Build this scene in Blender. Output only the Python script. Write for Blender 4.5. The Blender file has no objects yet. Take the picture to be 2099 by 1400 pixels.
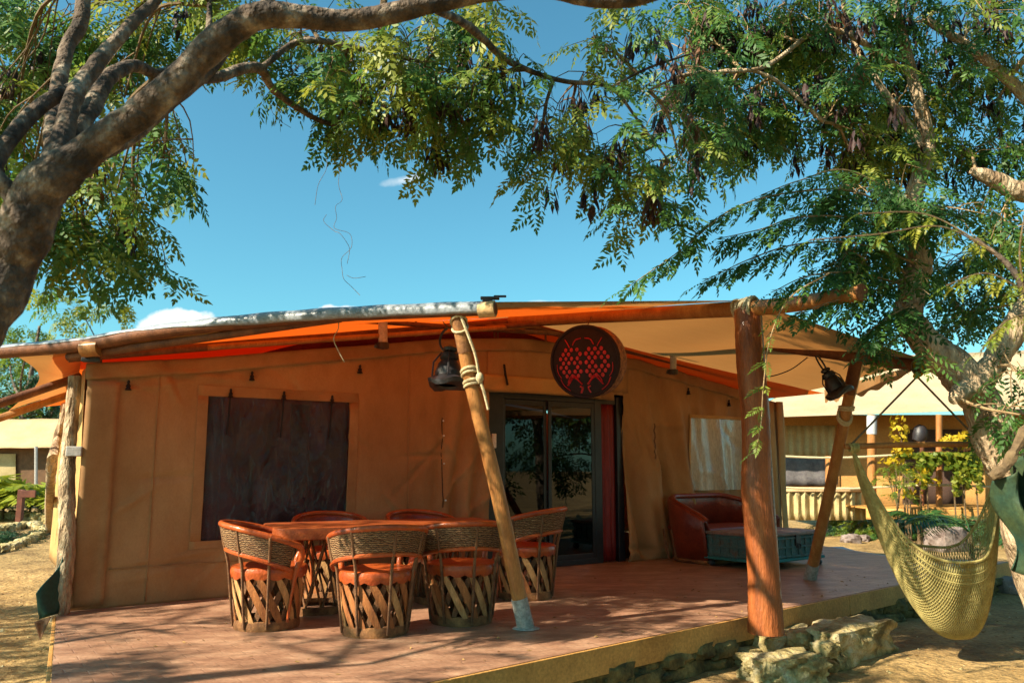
import bpy, math, random
import numpy as np
from mathutils import Vector, Matrix
random.seed(7); rng = np.random.default_rng(7)
R = math.radians
scene = bpy.context.scene
col = scene.collection

# ---------------------------------------------------------------- camera
FPX, HZ, CH = 1650.0, 960.0, 1.25          # focal length in photo pixels, horizon row, eye height above the deck
PITCH = math.atan((HZ - 700) / FPX)
cam_d = bpy.data.cameras.new('camera'); cam = bpy.data.objects.new('camera', cam_d); col.objects.link(cam)
cam.location = (0, 0, CH); cam.rotation_euler = (math.pi/2 + PITCH, 0, 0)
cam_d.sensor_width = 36; cam_d.lens = FPX/2099*36; cam_d.clip_start = .05; cam_d.clip_end = 3000
cam_d.dof.use_dof = True; cam_d.dof.focus_distance = 7.6; cam_d.dof.aperture_fstop = 2.8
scene.camera = cam

# ---------------------------------------------------------------- sky, sun, exposure
SUN_EL, SUN_AZ = R(37), math.atan2(-.86, -.51)        # azimuth measured from +Y towards +X
world = bpy.data.worlds.new('World'); scene.world = world; world.use_nodes = True
wn, wl = world.node_tree.nodes, world.node_tree.links
wn.clear()
wo = wn.new('ShaderNodeOutputWorld'); bg = wn.new('ShaderNodeBackground'); sky = wn.new('ShaderNodeTexSky')
sky.sky_type = 'NISHITA'; sky.sun_disc = False; sky.sun_elevation = SUN_EL; sky.sun_rotation = SUN_AZ
sky.air_density = 1.0; sky.dust_density = 1.0; sky.ozone_density = 1.6
bg.inputs['Strength'].default_value = .070
tint = wn.new('ShaderNodeMix'); tint.data_type = 'RGBA'; tint.blend_type = 'MULTIPLY'
tint.inputs[0].default_value = 1; tint.inputs[7].default_value = (.56, 1.16, 1.09, 1)
wl.new(sky.outputs[0], tint.inputs[6])
# small fair-weather clouds, each a noisy patch round a fixed direction in the sky
geo = wn.new('ShaderNodeTexCoord')
def vmath(op, a, b=None):
    n = wn.new('ShaderNodeVectorMath'); n.operation = op
    for i, x in enumerate((a, b)):
        if x is None: continue
        if isinstance(x, (tuple, list)): n.inputs[i].default_value = x
        else: wl.new(x, n.inputs[i])
    return n
def smath(op, a, b=None, clamp=False):
    n = wn.new('ShaderNodeMath'); n.operation = op; n.use_clamp = clamp
    for i, x in enumerate((a, b)):
        if x is None: continue
        if isinstance(x, (int, float)): n.inputs[i].default_value = x
        else: wl.new(x, n.inputs[i])
    return n.outputs[0]
FW = np.array([0, math.cos(PITCH), math.sin(PITCH)]); UP = np.array([0, -math.sin(PITCH), math.cos(PITCH)]); RT = np.array([1., 0, 0])
CAM = np.array([0, 0, CH])
def ray(u, v): return FW + (u-1049.5)/FPX*RT - (v-700)/FPX*UP
def cloud(prev, u, v, ru, rv, amount, scale, tilt=0, soft=.35, bias=0.):
    d = ray(u, v); d = d/np.linalg.norm(d)
    ex = np.cross(d, (0, 0, 1)); ex /= np.linalg.norm(ex); ey = np.cross(ex, d)
    c, s = math.cos(tilt), math.sin(tilt); ex, ey = c*ex+s*ey, -s*ex+c*ey
    dirv = vmath('NORMALIZE', geo.outputs['Generated']).outputs[0]
    off = vmath('SUBTRACT', dirv, tuple(d)).outputs[0]
    a = smath('DIVIDE', vmath('DOT_PRODUCT', off, tuple(ex)).outputs['Value'], ru/FPX)
    b = smath('DIVIDE', vmath('DOT_PRODUCT', off, tuple(ey)).outputs['Value'], rv/FPX)
    r = smath('SQRT', smath('ADD', smath('MULTIPLY', a, a), smath('MULTIPLY', b, b)))
    no = wn.new('ShaderNodeTexNoise'); no.inputs['Scale'].default_value = scale; no.inputs['Detail'].default_value = 6
    wl.new(dirv, no.inputs['Vector'])
    front = smath('GREATER_THAN', vmath('DOT_PRODUCT', dirv, tuple(d)).outputs['Value'], .5)
    m = smath('ADD', smath('SUBTRACT', 1.0+bias, r), smath('MULTIPLY', smath('SUBTRACT', no.outputs[0], .5), 2.2))
    m = smath('DIVIDE', m, soft, True)
    m = smath('MULTIPLY', smath('MULTIPLY', m, amount), front)
    mx = wn.new('ShaderNodeMix'); mx.data_type = 'RGBA'; wl.new(m, mx.inputs[0]); wl.new(prev, mx.inputs[6])
    mx.inputs[7].default_value = (7.0, 7.1, 7.0, 1)
    return mx.outputs[2]
cur = tint.outputs[2]
cur = cloud(cur, 362, 668, 78, 27, 1.0, 26, .05, .25)
cur = cloud(cur, 455, 668, 60, 14, .7, 30, .05, .4)
cur = cloud(cur, 832, 369, 36, 8, .85, 45, .26, 1.5, .30)
cur = cloud(cur, 800, 150, 80, 40, .35, 18, -.4, 1.2, .3)
cur = cloud(cur, 690, 634, 40, 9, .8, 40, .05, .4)
cur = cloud(cur, 1110, 624, 60, 9, .45, 40, 0, .6)
wl.new(cur, bg.inputs[0]); wl.new(bg.outputs[0], wo.inputs[0])

sun_d = bpy.data.lights.new('sun', 'SUN'); sun = bpy.data.objects.new('sun', sun_d); col.objects.link(sun)
sun_d.energy = 5.0; sun_d.angle = R(.55); sun_d.color = (1.0, .87, .66)
SUNV = Vector((math.sin(SUN_AZ)*math.cos(SUN_EL), math.cos(SUN_AZ)*math.cos(SUN_EL), math.sin(SUN_EL)))
sun.rotation_euler = SUNV.to_track_quat('Z', 'Y').to_euler(); sun.location = (-8, -5, 12)
vs = scene.view_settings
vs.view_transform = 'Standard'; vs.look = 'None'; vs.gamma = 1; vs.exposure = 1.3; vs.use_curve_mapping = False
scene.render.engine = 'CYCLES'
scene.cycles.use_denoising = True; scene.cycles.max_bounces = 6; scene.cycles.diffuse_bounces = 3; scene.cycles.glossy_bounces = 3; scene.cycles.transmission_bounces = 4; scene.cycles.transparent_max_bounces = 12
scene.cycles.sample_clamp_indirect = 6; scene.cycles.use_adaptive_sampling = True; scene.cycles.adaptive_threshold = .02

# ---------------------------------------------------------------- survey helpers
def G(u, v, z=0.0):
    d = ray(u, v); return CAM + d*((z-CH)/d[2])
def W(u, v, y):
    d = ray(u, v); return CAM + d*(y/d[1])
WA = G(140, 1252); WB = G(1297, 1150); WD = WB-WA; WD /= np.linalg.norm(WD)      # front wall foot line
WNRM = np.array([WD[1], -WD[0], 0])                                             # towards the viewer
BACK = np.array([-.515, .857, 0])                                               # tent axis, away from the viewer
def WS(u, v):
    r = ray(u, v); t = np.dot(WA-CAM, WNRM)/np.dot(r, WNRM); q = CAM+r*t
    return float(np.dot(q-WA, WD)), float(q[2])
def wp(s, z, o=0.0): return WA + WD*s + WNRM*o + np.array([0, 0, z])
WROT = math.atan2(WD[1], WD[0])

# ---------------------------------------------------------------- materials
MATS = {}
def mat(name, c1, c2=None, scale=6, rough=.75, bump=.25, bscale=60, stretch=(1, 1, 1), trans=0, tcol=None,
        spec=.3, coat=0, detail=5, lo=.35, hi=.65, wave=None, metal=0, attr=None, c3=None, bdist=.02, fine=.34, fscale=42):
    m = bpy.data.materials.new(name); m.use_nodes = True
    n, l = m.node_tree.nodes, m.node_tree.links; n.clear()
    out = n.new('ShaderNodeOutputMaterial'); p = n.new('ShaderNodeBsdfPrincipled')
    p.inputs['Roughness'].default_value = rough; p.inputs['Specular IOR Level'].default_value = spec
    p.inputs['Metallic'].default_value = metal
    if coat: p.inputs['Coat Weight'].default_value = coat; p.inputs['Coat Roughness'].default_value = .15
    tc = n.new('ShaderNodeTexCoord'); mp = n.new('ShaderNodeMapping'); mp.inputs['Scale'].default_value = stretch
    l.new(tc.outputs['Object'], mp.inputs[0])
    c2 = c2 or tuple(x*.7 for x in c1)
    rp = n.new('ShaderNodeValToRGB'); e = rp.color_ramp.elements
    e[0].position = lo; e[0].color = (*c1, 1); e[1].position = hi; e[1].color = (*c2, 1)
    if c3:
        k = e.new((lo+hi)/2); k.color = (*c3, 1)
    if attr:
        at = n.new('ShaderNodeAttribute'); at.attribute_name = attr; l.new(at.outputs['Fac'], rp.inputs[0])
    else:
        no = n.new('ShaderNodeTexNoise'); no.inputs['Scale'].default_value = scale; no.inputs['Detail'].default_value = detail
        no.inputs['Roughness'].default_value = .6
        l.new(mp.outputs[0], no.inputs['Vector']); l.new(no.outputs[0], rp.inputs[0])
    colour = rp.outputs[0]
    if fine and not attr:                                  # fine grain, dust and wear on top of the broad tone
        fnz = n.new('ShaderNodeTexNoise'); fnz.inputs['Scale'].default_value = fscale; fnz.inputs['Detail'].default_value = 9; fnz.inputs['Roughness'].default_value = .75
        l.new(mp.outputs[0], fnz.inputs['Vector'])
        mr = n.new('ShaderNodeMapRange'); mr.inputs[1].default_value = .32; mr.inputs[2].default_value = .68; mr.inputs[3].default_value = 1-fine; mr.inputs[4].default_value = 1+fine; l.new(fnz.outputs[0], mr.inputs[0])
        fm = n.new('ShaderNodeMix'); fm.data_type = 'RGBA'; fm.blend_type = 'MULTIPLY'; fm.inputs[0].default_value = 1; l.new(colour, fm.inputs[6]); l.new(mr.outputs[0], fm.inputs[7]); colour = fm.outputs[2]
    l.new(colour, p.inputs['Base Color'])
    if bump:
        bn = n.new('ShaderNodeTexNoise'); bn.inputs['Scale'].default_value = bscale; bn.inputs['Detail'].default_value = 4
        l.new(mp.outputs[0], bn.inputs['Vector'])
        h = bn.outputs[0]
        if wave:
            w = n.new('ShaderNodeTexWave'); w.inputs['Scale'].default_value = wave[0]; w.inputs['Distortion'].default_value = wave[1]
            w.bands_direction = wave[2]; w.inputs['Detail'].default_value = 2; w.inputs['Detail Scale'].default_value = 2
            l.new(tc.outputs['Object'], w.inputs['Vector'])
            ad = n.new('ShaderNodeMath'); ad.operation = 'ADD'; l.new(h, ad.inputs[0]); l.new(w.outputs['Fac'], ad.inputs[1]); h = ad.outputs[0]
            if len(wave) > 3:       # a darker colour is also mixed into the grooves of the weave
                mx = n.new('ShaderNodeMix'); mx.data_type = 'RGBA'; l.new(w.outputs['Fac'], mx.inputs[0])
                mx.inputs[6].default_value = (*wave[3], 1); l.new(colour, mx.inputs[7]); l.new(mx.outputs[2], p.inputs['Base Color'])
        b = n.new('ShaderNodeBump'); b.inputs['Strength'].default_value = bump; b.inputs['Distance'].default_value = bdist
        l.new(h, b.inputs['Height']); l.new(b.outputs[0], p.inputs['Normal'])
    sh = p.outputs[0]
    if trans:
        t = n.new('ShaderNodeBsdfTranslucent')
        if tcol: t.inputs[0].default_value = (*tcol, 1)
        else: l.new(rp.outputs[0], t.inputs[0])
        mx = n.new('ShaderNodeMixShader'); mx.inputs[0].default_value = trans
        l.new(p.outputs[0], mx.inputs[1]); l.new(t.outputs[0], mx.inputs[2]); sh = mx.outputs[0]
    l.new(sh, out.inputs[0]); MATS[name] = m
    return m
def glass_mat(name, tint_c, refl_rough, wrinkle, wscale, alpha_mix, painted_sheen=None, dfac=0):
    m = bpy.data.materials.new(name); m.use_nodes = True
    n, l = m.node_tree.nodes, m.node_tree.links; n.clear()
    out = n.new('ShaderNodeOutputMaterial'); g = n.new('ShaderNodeBsdfGlossy'); t = n.new('ShaderNodeBsdfTransparent')
    g.inputs['Roughness'].default_value = refl_rough; t.inputs[0].default_value = (*tint_c, 1)
    lw = n.new('ShaderNodeLayerWeight'); lw.inputs['Blend'].default_value = alpha_mix
    mx = n.new('ShaderNodeMixShader'); l.new(lw.outputs['Fresnel'], mx.inputs[0]); l.new(t.outputs[0], mx.inputs[1]); l.new(g.outputs[0], mx.inputs[2])
    if wrinkle:
        no = n.new('ShaderNodeTexNoise'); no.inputs['Scale'].default_value = wscale; no.inputs['Detail'].default_value = 3; no.inputs['Distortion'].default_value = 1.5
        tc = n.new('ShaderNodeTexCoord'); mp = n.new('ShaderNodeMapping'); mp.inputs['Scale'].default_value = (1.6, 1.6, .5)
        l.new(tc.outputs['Object'], mp.inputs[0]); l.new(mp.outputs[0], no.inputs['Vector'])
        b = n.new('ShaderNodeBump'); b.inputs['Strength'].default_value = wrinkle; b.inputs['Distance'].default_value = .05
        l.new(no.outputs[0], b.inputs['Height']); l.new(b.outputs[0], g.inputs['Normal'])
    sh = mx.outputs[0]
    if painted_sheen:  # mottled diffuse colour painted in to stand for reflections on the film
        df = n.new('ShaderNodeBsdfDiffuse'); dn = n.new('ShaderNodeTexNoise'); dn.inputs['Scale'].default_value = 2.2; dn.inputs['Detail'].default_value = 10; dn.inputs['Distortion'].default_value = .8
        dr = n.new('ShaderNodeValToRGB'); dr.color_ramp.elements[0].position = .38; dr.color_ramp.elements[1].position = .68; dr.color_ramp.elements[0].color = (*[x*.55 for x in painted_sheen], 1); dr.color_ramp.elements[1].color = (*[x*1.7 for x in painted_sheen], 1)
        l.new(mp.outputs[0], dn.inputs['Vector']); l.new(dn.outputs[0], dr.inputs[0]); l.new(dr.outputs[0], df.inputs[0])
        m2 = n.new('ShaderNodeMixShader'); m2.inputs[0].default_value = dfac; l.new(sh, m2.inputs[1]); l.new(df.outputs[0], m2.inputs[2]); sh = m2.outputs[0]
    l.new(sh, out.inputs[0]); MATS[name] = m
    return m
mat('canvas', (.43, .245, .11), (.25, .125, .05), 1.3, .85, .45, 7, (1, 1, .6), detail=12, lo=.3, hi=.72, bdist=.04, fine=.10, fscale=70)
mat('canvas_hem', (.39, .215, .095), (.26, .135, .055), 2, .85, .15, 200, fine=.10, fscale=70)
mat('canvas_light', (.52, .31, .12), (.42, .23, .08), 1.6, .85, .12, 220, detail=8, fine=.12, fscale=60)
mat('awning', (.52, .28, .11), (.42, .205, .07), 1.2, .8, .1, 200, trans=.44, tcol=(.47, .20, .055), fine=.08)
mat('fly', (.66, .26, .06), (.55, .19, .035), 1.5, .8, .1, 200, trans=.40, tcol=(.80, .12, .010), fine=.08)
mat('liner_shaded', (.22, .03, .018), (.16, .02, .014), 3, .9, .1, 200)
mat('awning_top', (.30, .335, .37), (.19, .215, .25), 3, .32, .25, 30, spec=.6)
mat('pole_wood', (.42, .19, .055), (.30, .115, .03), 4, .55, .35, 50, (3, 3, .5), coat=.15)
mat('pole_dark', (.20, .075, .03), (.11, .04, .018), 5, .6, .35, 60, (2, 2, .8))
mat('pillar_wood', (.38, .115, .03), (.15, .042, .014), 3.0, .5, .7, 18, (3, 3, .5), coat=.2, detail=10, c3=(.27, .075, .02), lo=.3, hi=.7)
mat('end_grain', (.66, .46, .24), (.52, .34, .16), 14, .8, .2, 60)
mat('cement', (.40, .385, .35), (.26, .25, .225), 18, .9, .4, 80)
mat('rope', (.62, .52, .33), (.45, .36, .2), 60, .9, .4, 200)
mat('dark_rope', (.17, .13, .08), (.1, .075, .05), 60, .9, .4, 200)
mat('black_metal', (.018, .018, .024), (.03, .025, .025), 20, .45, .25, 60, spec=.5)
mat('black_strap', (.012, .011, .014), (.02, .016, .016), 20, .7, .2, 60)
mat('aluminium_dark', (.012, .014, .022), (.02, .022, .03), 10, .32, .05, 60, spec=.5)
mat('grey_pipe', (.46, .44, .42), (.36, .34, .32), 12, .5, .1, 60)
mat('white_plastic', (.75, .75, .72), (.68, .68, .66), 12, .4, .05, 60)
mat('red_cloth', (.22, .016, .015), (.13, .008, .01), 4, .5, .2, 40, (6, 6, .5), spec=.4)
mat('deck_floor', (.50, .305, .195), (.19, .098, .064), 3.2, .42, .5, 14, (.8, 1.6, 1), spec=.42, c3=(.34, .185, .115), detail=12, lo=.28, hi=.72)
def add_brick(m, rot):
    n, l = m.node_tree.nodes, m.node_tree.links; p = [x for x in n if x.type == 'BSDF_PRINCIPLED'][0]; rp = p.inputs['Base Color'].links[0].from_node; b = [x for x in n if x.type == 'BUMP'][0]
    tc = n.new('ShaderNodeTexCoord'); mp = n.new('ShaderNodeMapping'); mp.inputs['Rotation'].default_value = (0, 0, -rot); l.new(tc.outputs['Object'], mp.inputs[0])
    bt = n.new('ShaderNodeTexBrick'); l.new(mp.outputs[0], bt.inputs['Vector']); bt.inputs['Scale'].default_value = 1; bt.inputs['Brick Width'].default_value = .24; bt.inputs['Row Height'].default_value = .12; bt.inputs['Mortar Size'].default_value = .005; bt.inputs['Mortar Smooth'].default_value = .4
    bt.inputs['Color1'].default_value = (1, 1, 1, 1); bt.inputs['Color2'].default_value = (.80, .78, .78, 1); bt.inputs['Mortar'].default_value = (.62, .58, .56, 1)
    mx = n.new('ShaderNodeMix'); mx.data_type = 'RGBA'; mx.blend_type = 'MULTIPLY'; mx.inputs[0].default_value = .5; l.new(rp.outputs[2], mx.inputs[6]); l.new(bt.outputs['Color'], mx.inputs[7]); l.new(mx.outputs[2], p.inputs['Base Color'])
    b2 = n.new('ShaderNodeBump'); b2.inputs['Strength'].default_value = .6; b2.inputs['Distance'].default_value = .006; b2.invert = True; l.new(bt.outputs['Fac'], b2.inputs['Height']); l.new(b.outputs[0], b2.inputs['Normal']); l.new(b2.outputs[0], p.inputs['Normal'])
add_brick(MATS['deck_floor'], WROT)
mat('fascia', (.56, .30, .085), (.40, .195, .05), 2.2, .6, .2, 40, (1, 1, 1), detail=8)
mat('leather', (.46, .095, .018), (.27, .045, .012), 5, .38, .35, 34, coat=.3, detail=9, fine=.2)
mat('leather_dark', (.23, .038, .016), (.15, .022, .012), 6, .36, .18, 50, coat=.3, detail=7)
mat('leather_table', (.36, .095, .026), (.24, .05, .015), 7, .36, .2, 60, coat=.3, detail=7)
mat('leather_pale', (.30, .14, .05), (.10, .04, .018), 9, .8, .3, 60)
mat('cedar', (.38, .145, .045), (.20, .068, .022), 7, .6, .3, 60, (3, 3, .6))
mat('cedar_pale', (.50, .29, .12), (.34, .16, .055), 7, .65, .3, 60, (3, 3, .6))
mat('stick', (.22, .105, .045), (.11, .05, .024), 9, .7, .4, 70)
mat('woven', (.62, .38, .18), (.36, .17, .065), 18, .7, .9, 80, (1, 1, 5), wave=(21, 5.5, 'Z', (.055, .024, .012)))
mat('chest_paint', (.085, .145, .145), (.15, .095, .06), 9, .7, .5, 40, detail=9, c3=(.07, .15, .15), lo=.3, hi=.72)
mat('chest_top', (.26, .18, .15), (.17, .11, .09), 6, .5, .3, 30, (.6, 4, 1), detail=8)
mat('chest_teal', (.02, .22, .22), (.03, .14, .14), 8, .6, .3, 40)
mat('bark_smooth', (.34, .28, .21), (.045, .034, .027), 8, .9, 1.0, 26, (1, 1, .8), detail=14, c3=(.13, .092, .065), lo=.33, hi=.62, bdist=.05)
mat('bark_pale', (.54, .42, .28), (.19, .12, .07), 6, .9, 1.0, 17, (1.5, 1.5, .5), detail=9, c3=(.40, .29, .18), bdist=.07)
mat('twig', (.17, .115, .06), (.10, .065, .035), 20, .9, .3, 80)
mat('twig_pale', (.36, .25, .13), (.22, .14, .07), 20, .9, .3, 80)
LG = dict(rough=.48, bump=0, attr='hue', lo=0, hi=1, spec=.4)
mat('leaf', (.024, .085, .030), (.34, .34, .04), c3=(.09, .20, .036), trans=.45, **LG)
mat('leaf_bright', (.07, .15, .018), (.34, .32, .03), c3=(.17, .24, .024), trans=.45, **LG)
mat('leaf_dark', (.012, .042, .018), (.05, .10, .025), c3=(.025, .07, .02), trans=.3, **LG)
mat('palm_green', (.02, .07, .022), (.07, .15, .03), 8, .45, 0, trans=.3)
mat('palm_yellow', (.16, .24, .02), (.40, .40, .035), 5, .5, 0, trans=.4)
mat('flower_yellow', (.52, .37, .012), (.40, .27, .01), 8, .6, 0, trans=.3)
mat('pods', (.030, .014, .018), (.06, .028, .02), 12, .55, .2, 60, trans=.12)
mat('pods_brown', (.20, .085, .04), (.10, .045, .025), 12, .6, .2, 60, trans=.2)
mat('soil', (.40, .265, .11), (.17, .105, .04), 1.6, .95, .9, 12, detail=13, c3=(.30, .195, .075), bdist=.06, fine=.5, fscale=26)
mat('litter', (.36, .22, .08), (.16, .09, .03), 9, .9, 0)
mat('stone', (.50, .43, .27), (.13, .10, .04), 5.5, .95, 1.0, 15, detail=11, c3=(.38, .30, .13), bdist=.05)
mat('stone_moss_shaded', (.25, .195, .075), (.045, .04, .02), 6, .95, 1.0, 18, detail=10, c3=(.13, .105, .04))  # mossy stone, darkened further so the trees' shade is in the colour
mat('stone_grey', (.27, .215, .19), (.14, .105, .095), 5, .95, .9, 16, detail=9)
mat('concrete', (.52, .54, .56), (.42, .44, .46), 6, .85, .2, 40)
mat('hammock', (.50, .42, .16), (.36, .29, .10), 10, .85, .2, 90, trans=.15)
mat('tarp_green', (.012, .10, .075), (.008, .055, .045), 3, .45, .2, 20, trans=.2, spec=.5)
mat('tarp_deep', (.012, .045, .035), (.05, .07, .025), 3.5, .6, .4, 10)
mat('flap_brown', (.17, .09, .045), (.11, .06, .03), 5, .8, .2, 60)
mat('far_roof', (.52, .40, .26), (.45, .33, .2), 1.1, .85, .05, 60, trans=.1)
mat('far_roof_tan', (.55, .40, .22), (.47, .32, .17), 1.1, .85, .05, 60)
mat('far_wall', (.56, .31, .10), (.46, .23, .07), 1.2, .85, .1, 60)
mat('far_blind', (.46, .37, .19), (.36, .28, .13), 2.5, .85, .1, 60)
mat('net_grey', (.16, .15, .15), (.10, .09, .10), 10, .9, .3, 60)
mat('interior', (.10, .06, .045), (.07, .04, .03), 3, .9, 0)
mat('cushion', (.62, .55, .47), (.5, .43, .36), 5, .9, .2, 60)
mat('curtain', (.40, .22, .10), (.30, .15, .07), 5, .9, .2, 60)
mat('lamp_black', (.014, .008, .014), (.02, .012, .016), 12, .65, .1, 60)
mat('lamp_red', (.55, .018, .03), (.38, .012, .022), 12, .4, .1, 60, spec=.5)
mat('lamp_side', (.42, .20, .10), (.10, .03, .025), 22, .6, .6, 60)
mat('sign_wood', (.16, .05, .025), (.1, .03, .018), 6, .6, .3, 40)
glass_mat('door_glass', (.11, .10, .115), .012, 0, 1, .27)
glass_mat('window_film', (.34, .26, .30), .09, .75, 6.0, .36, (.075, .055, .072), .42)
mat('window_silver', (.50, .46, .38), (.36, .32, .26), 2.2, .26, 1.0, 7, (1.5, 1.5, .35), spec=.8, detail=7)

# ---------------------------------------------------------------- mesh builder
def wloc(o):
    v = Vector((0, 0, 0))
    while o is not None: v = v + o.location; o = o.parent
    return v
class MB:
    def __init__(s): s.v = []; s.f = []; s.mi = []
    def quads(s, V, F):
        b = len(s.v); s.v.extend([tuple(x) for x in V]); s.f.extend([tuple(i+b for i in f) for f in F]); return s
    def box(s, c, size, rz=0, rot=None, taper=1.0):
        sx, sy, sz = [x/2 for x in size]
        P = [Vector((x*sx*(taper if z > 0 else 1), y*sy*(taper if z > 0 else 1), z*sz)) for z in (-1, 1) for y in (-1, 1) for x in (-1, 1)]
        M = rot if rot is not None else Matrix.Rotation(rz, 3, 'Z')
        c = Vector(c); V = [c + M @ p for p in P]
        return s.quads(V, [(0, 2, 3, 1), (4, 5, 7, 6), (0, 1, 5, 4), (2, 6, 7, 3), (1, 3, 7, 5), (0, 4, 6, 2)])
    def tube(s, pts, rad, n=8, cap=True, jitter=0, sq=1.0):
        pts = [np.array(p, float) for p in pts]; k = len(pts)
        if not hasattr(rad, '__len__'): rad = [rad]*k
        T = [pts[min(i+1, k-1)]-pts[max(i-1, 0)] for i in range(k)]; T = [t/(np.linalg.norm(t)+1e-9) for t in T]
        a = np.array([0, 0, 1.]) if abs(T[0][2]) < .9 else np.array([1., 0, 0])
        u = np.cross(T[0], a); u /= np.linalg.norm(u); V = []
        for i in range(k):
            u = u - T[i]*np.dot(u, T[i]); u /= np.linalg.norm(u)+1e-9; w = np.cross(T[i], u)
            for j in range(n):
                an = 2*math.pi*j/n; rr = rad[i]*(1+(random.uniform(-jitter, jitter) if jitter else 0))
                V.append(pts[i]+u*math.cos(an)*rr+w*math.sin(an)*rr*sq)
        F = [(i*n+j, i*n+(j+1) % n, (i+1)*n+(j+1) % n, (i+1)*n+j) for i in range(k-1) for j in range(n)]
        if cap: F += [tuple(range(n-1, -1, -1)), tuple((k-1)*n+j for j in range(n))]
        return s.quads(V, F)
    def lathe(s, prof, n=24, c=(0, 0, 0), wob=None, close=True):
        V = []; k = len(prof)
        for i, (r, z) in enumerate(prof):
            for j in range(n):
                a = 2*math.pi*j/n; dz = wob(i, a) if wob else 0
                V.append((c[0]+r*math.cos(a), c[1]+r*math.sin(a), c[2]+z+dz))
        F = [(i*n+j, i*n+(j+1) % n, (i+1)*n+(j+1) % n, (i+1)*n+j) for i in range(k-1) for j in range(n)]
        if close: F += [tuple(range(n-1, -1, -1)), tuple((k-1)*n+j for j in range(n))]
        return s.quads(V, F)
    def grid(s, fn, nu, nv, skip=None, us=None, vsn=None):
        us = us or [i/nu for i in range(nu+1)]; vsn = vsn or [j/nv for j in range(nv+1)]
        nu, nv = len(us)-1, len(vsn)-1
        V = [fn(u, v) for u in us for v in vsn]
        F = []
        for i in range(nu):
            for j in range(nv):
                if skip and skip((us[i]+us[i+1])/2, (vsn[j]+vsn[j+1])/2): continue
                F.append((i*(nv+1)+j, (i+1)*(nv+1)+j, (i+1)*(nv+1)+j+1, i*(nv+1)+j+1))
        return s.quads(V, F)
    def prism(s, poly, h, z0=0):
        n = len(poly); V = [(p[0], p[1], z0) for p in poly]+[(p[0], p[1], z0+h) for p in poly]
        return s.quads(V, [tuple(range(n-1, -1, -1)), tuple(range(n, 2*n))]+[(i, (i+1) % n, n+(i+1) % n, n+i) for i in range(n)])
    def build(s, name, m, parent=None, smooth=True, local=False, thick=0, bevel=0, angle=40):
        off = Vector((0, 0, 0)) if (local or parent is None) else wloc(parent)
        me = bpy.data.meshes.new(name)
        me.from_pydata([(x[0]-off.x, x[1]-off.y, x[2]-off.z) for x in s.v], [], s.f); me.update()
        me.materials.append(MATS[m] if isinstance(m, str) else m)
        o = bpy.data.objects.new(name, me); col.objects.link(o)
        if parent is not None: o.parent = parent
        if bevel:
            b = o.modifiers.new('bevel', 'BEVEL'); b.width = bevel; b.segments = 2; b.limit_method = 'ANGLE'
        if thick:
            t = o.modifiers.new('thickness', 'SOLIDIFY'); t.thickness = thick; t.offset = 0
        if smooth:
            me.polygons.foreach_set('use_smooth', [True]*len(me.polygons))
            try: me.set_sharp_from_angle(angle=R(angle))
            except Exception: pass
        return o
def tag(o, label=None, cat=None, group=None, kind=None):
    if label: o['label'] = label
    if cat: o['category'] = cat
    if group: o['group'] = group
    if kind: o['kind'] = kind
    return o
def thing(name, loc, label, cat, group=None, rz=0):
    o = bpy.data.objects.new(name, None); col.objects.link(o); o.location = tuple(loc); o.rotation_euler = (0, 0, rz)
    o.empty_display_size = .1
    return tag(o, label, cat, group)
def children(o): return [c for c in bpy.data.objects if c.parent == o]
def copy_tree(o, parent=None, kids=None):
    c = o.copy(); col.objects.link(c)
    if parent is not None: c.parent = parent
    for ch in (kids or KIDS).get(o.name, []): copy_tree(ch, c, kids)
    return c
KIDS = {}
def index_kids():
    KIDS.clear()
    for c in bpy.data.objects:
        if c.parent: KIDS.setdefault(c.parent.name, []).append(c)
def smooth_path(pts, n=6):
    """Catmull-Rom through points (any dimension)."""
    P = [np.array(p, float) for p in pts]; P = [2*P[0]-P[1]]+P+[2*P[-1]-P[-2]]; out = []
    for i in range(1, len(P)-2):
        for k in range(n):
            t = k/n; a, b, c, d = P[i-1], P[i], P[i+1], P[i+2]
            out.append(.5*((2*b)+(-a+c)*t+(2*a-5*b+4*c-d)*t*t+(-a+3*b-3*c+d)*t**3))
    out.append(P[-2]); return out
def vnoise(p, seed=0):
    p = np.array(p); s = 0
    for k, (fr, am) in enumerate(((1, .5), (2.1, .3), (4.3, .2))):
        s += am*math.sin(p[0]*fr*1.7+seed*1.3+k)*math.cos(p[1]*fr*2.3+seed*.7+k*2)*math.sin(p[2]*fr*1.9+seed*2.1+1.3*k+.5)
    return s
def rock(name, c, size, m, parent=None, rz=0, seed=0, rough=.16, cuts=5, sq=.55):
    """Irregular stone: a cube sheet blown towards an ellipsoid, pushed about by noise."""
    mb = MB(); n = cuts; idx = {}; V = []; F = []
    def vid(p):
        k = tuple(round(x*1000) for x in p)
        if k not in idx:
            q = np.array(p); d = q/np.linalg.norm(q); q = q*(1-sq)+d*sq*1.1
            q = q*(1+rough*vnoise(q*2.2, seed)*1.7+rough*.5*vnoise(q*6, seed+3))
            x, y, z = q*np.array(size)/2; cr, sr = math.cos(rz), math.sin(rz)
            idx[k] = len(V); V.append((c[0]+x*cr-y*sr, c[1]+x*sr+y*cr, c[2]+z))
        return idx[k]
    for ax in range(3):
        for sg in (-1, 1):
            for i in range(n):
                for j in range(n):
                    q = []
                    for (a, b) in ((i, j), (i+1, j), (i+1, j+1), (i, j+1)):
                        p = [0, 0, 0]; p[ax] = sg; p[(ax+1) % 3] = (2*a/n-1)*sg; p[(ax+2) % 3] = 2*b/n-1; q.append(vid(p))
                    F.append(tuple(q))
    mb.quads(V, F); return mb.build(name, m, parent, angle=28)

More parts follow.
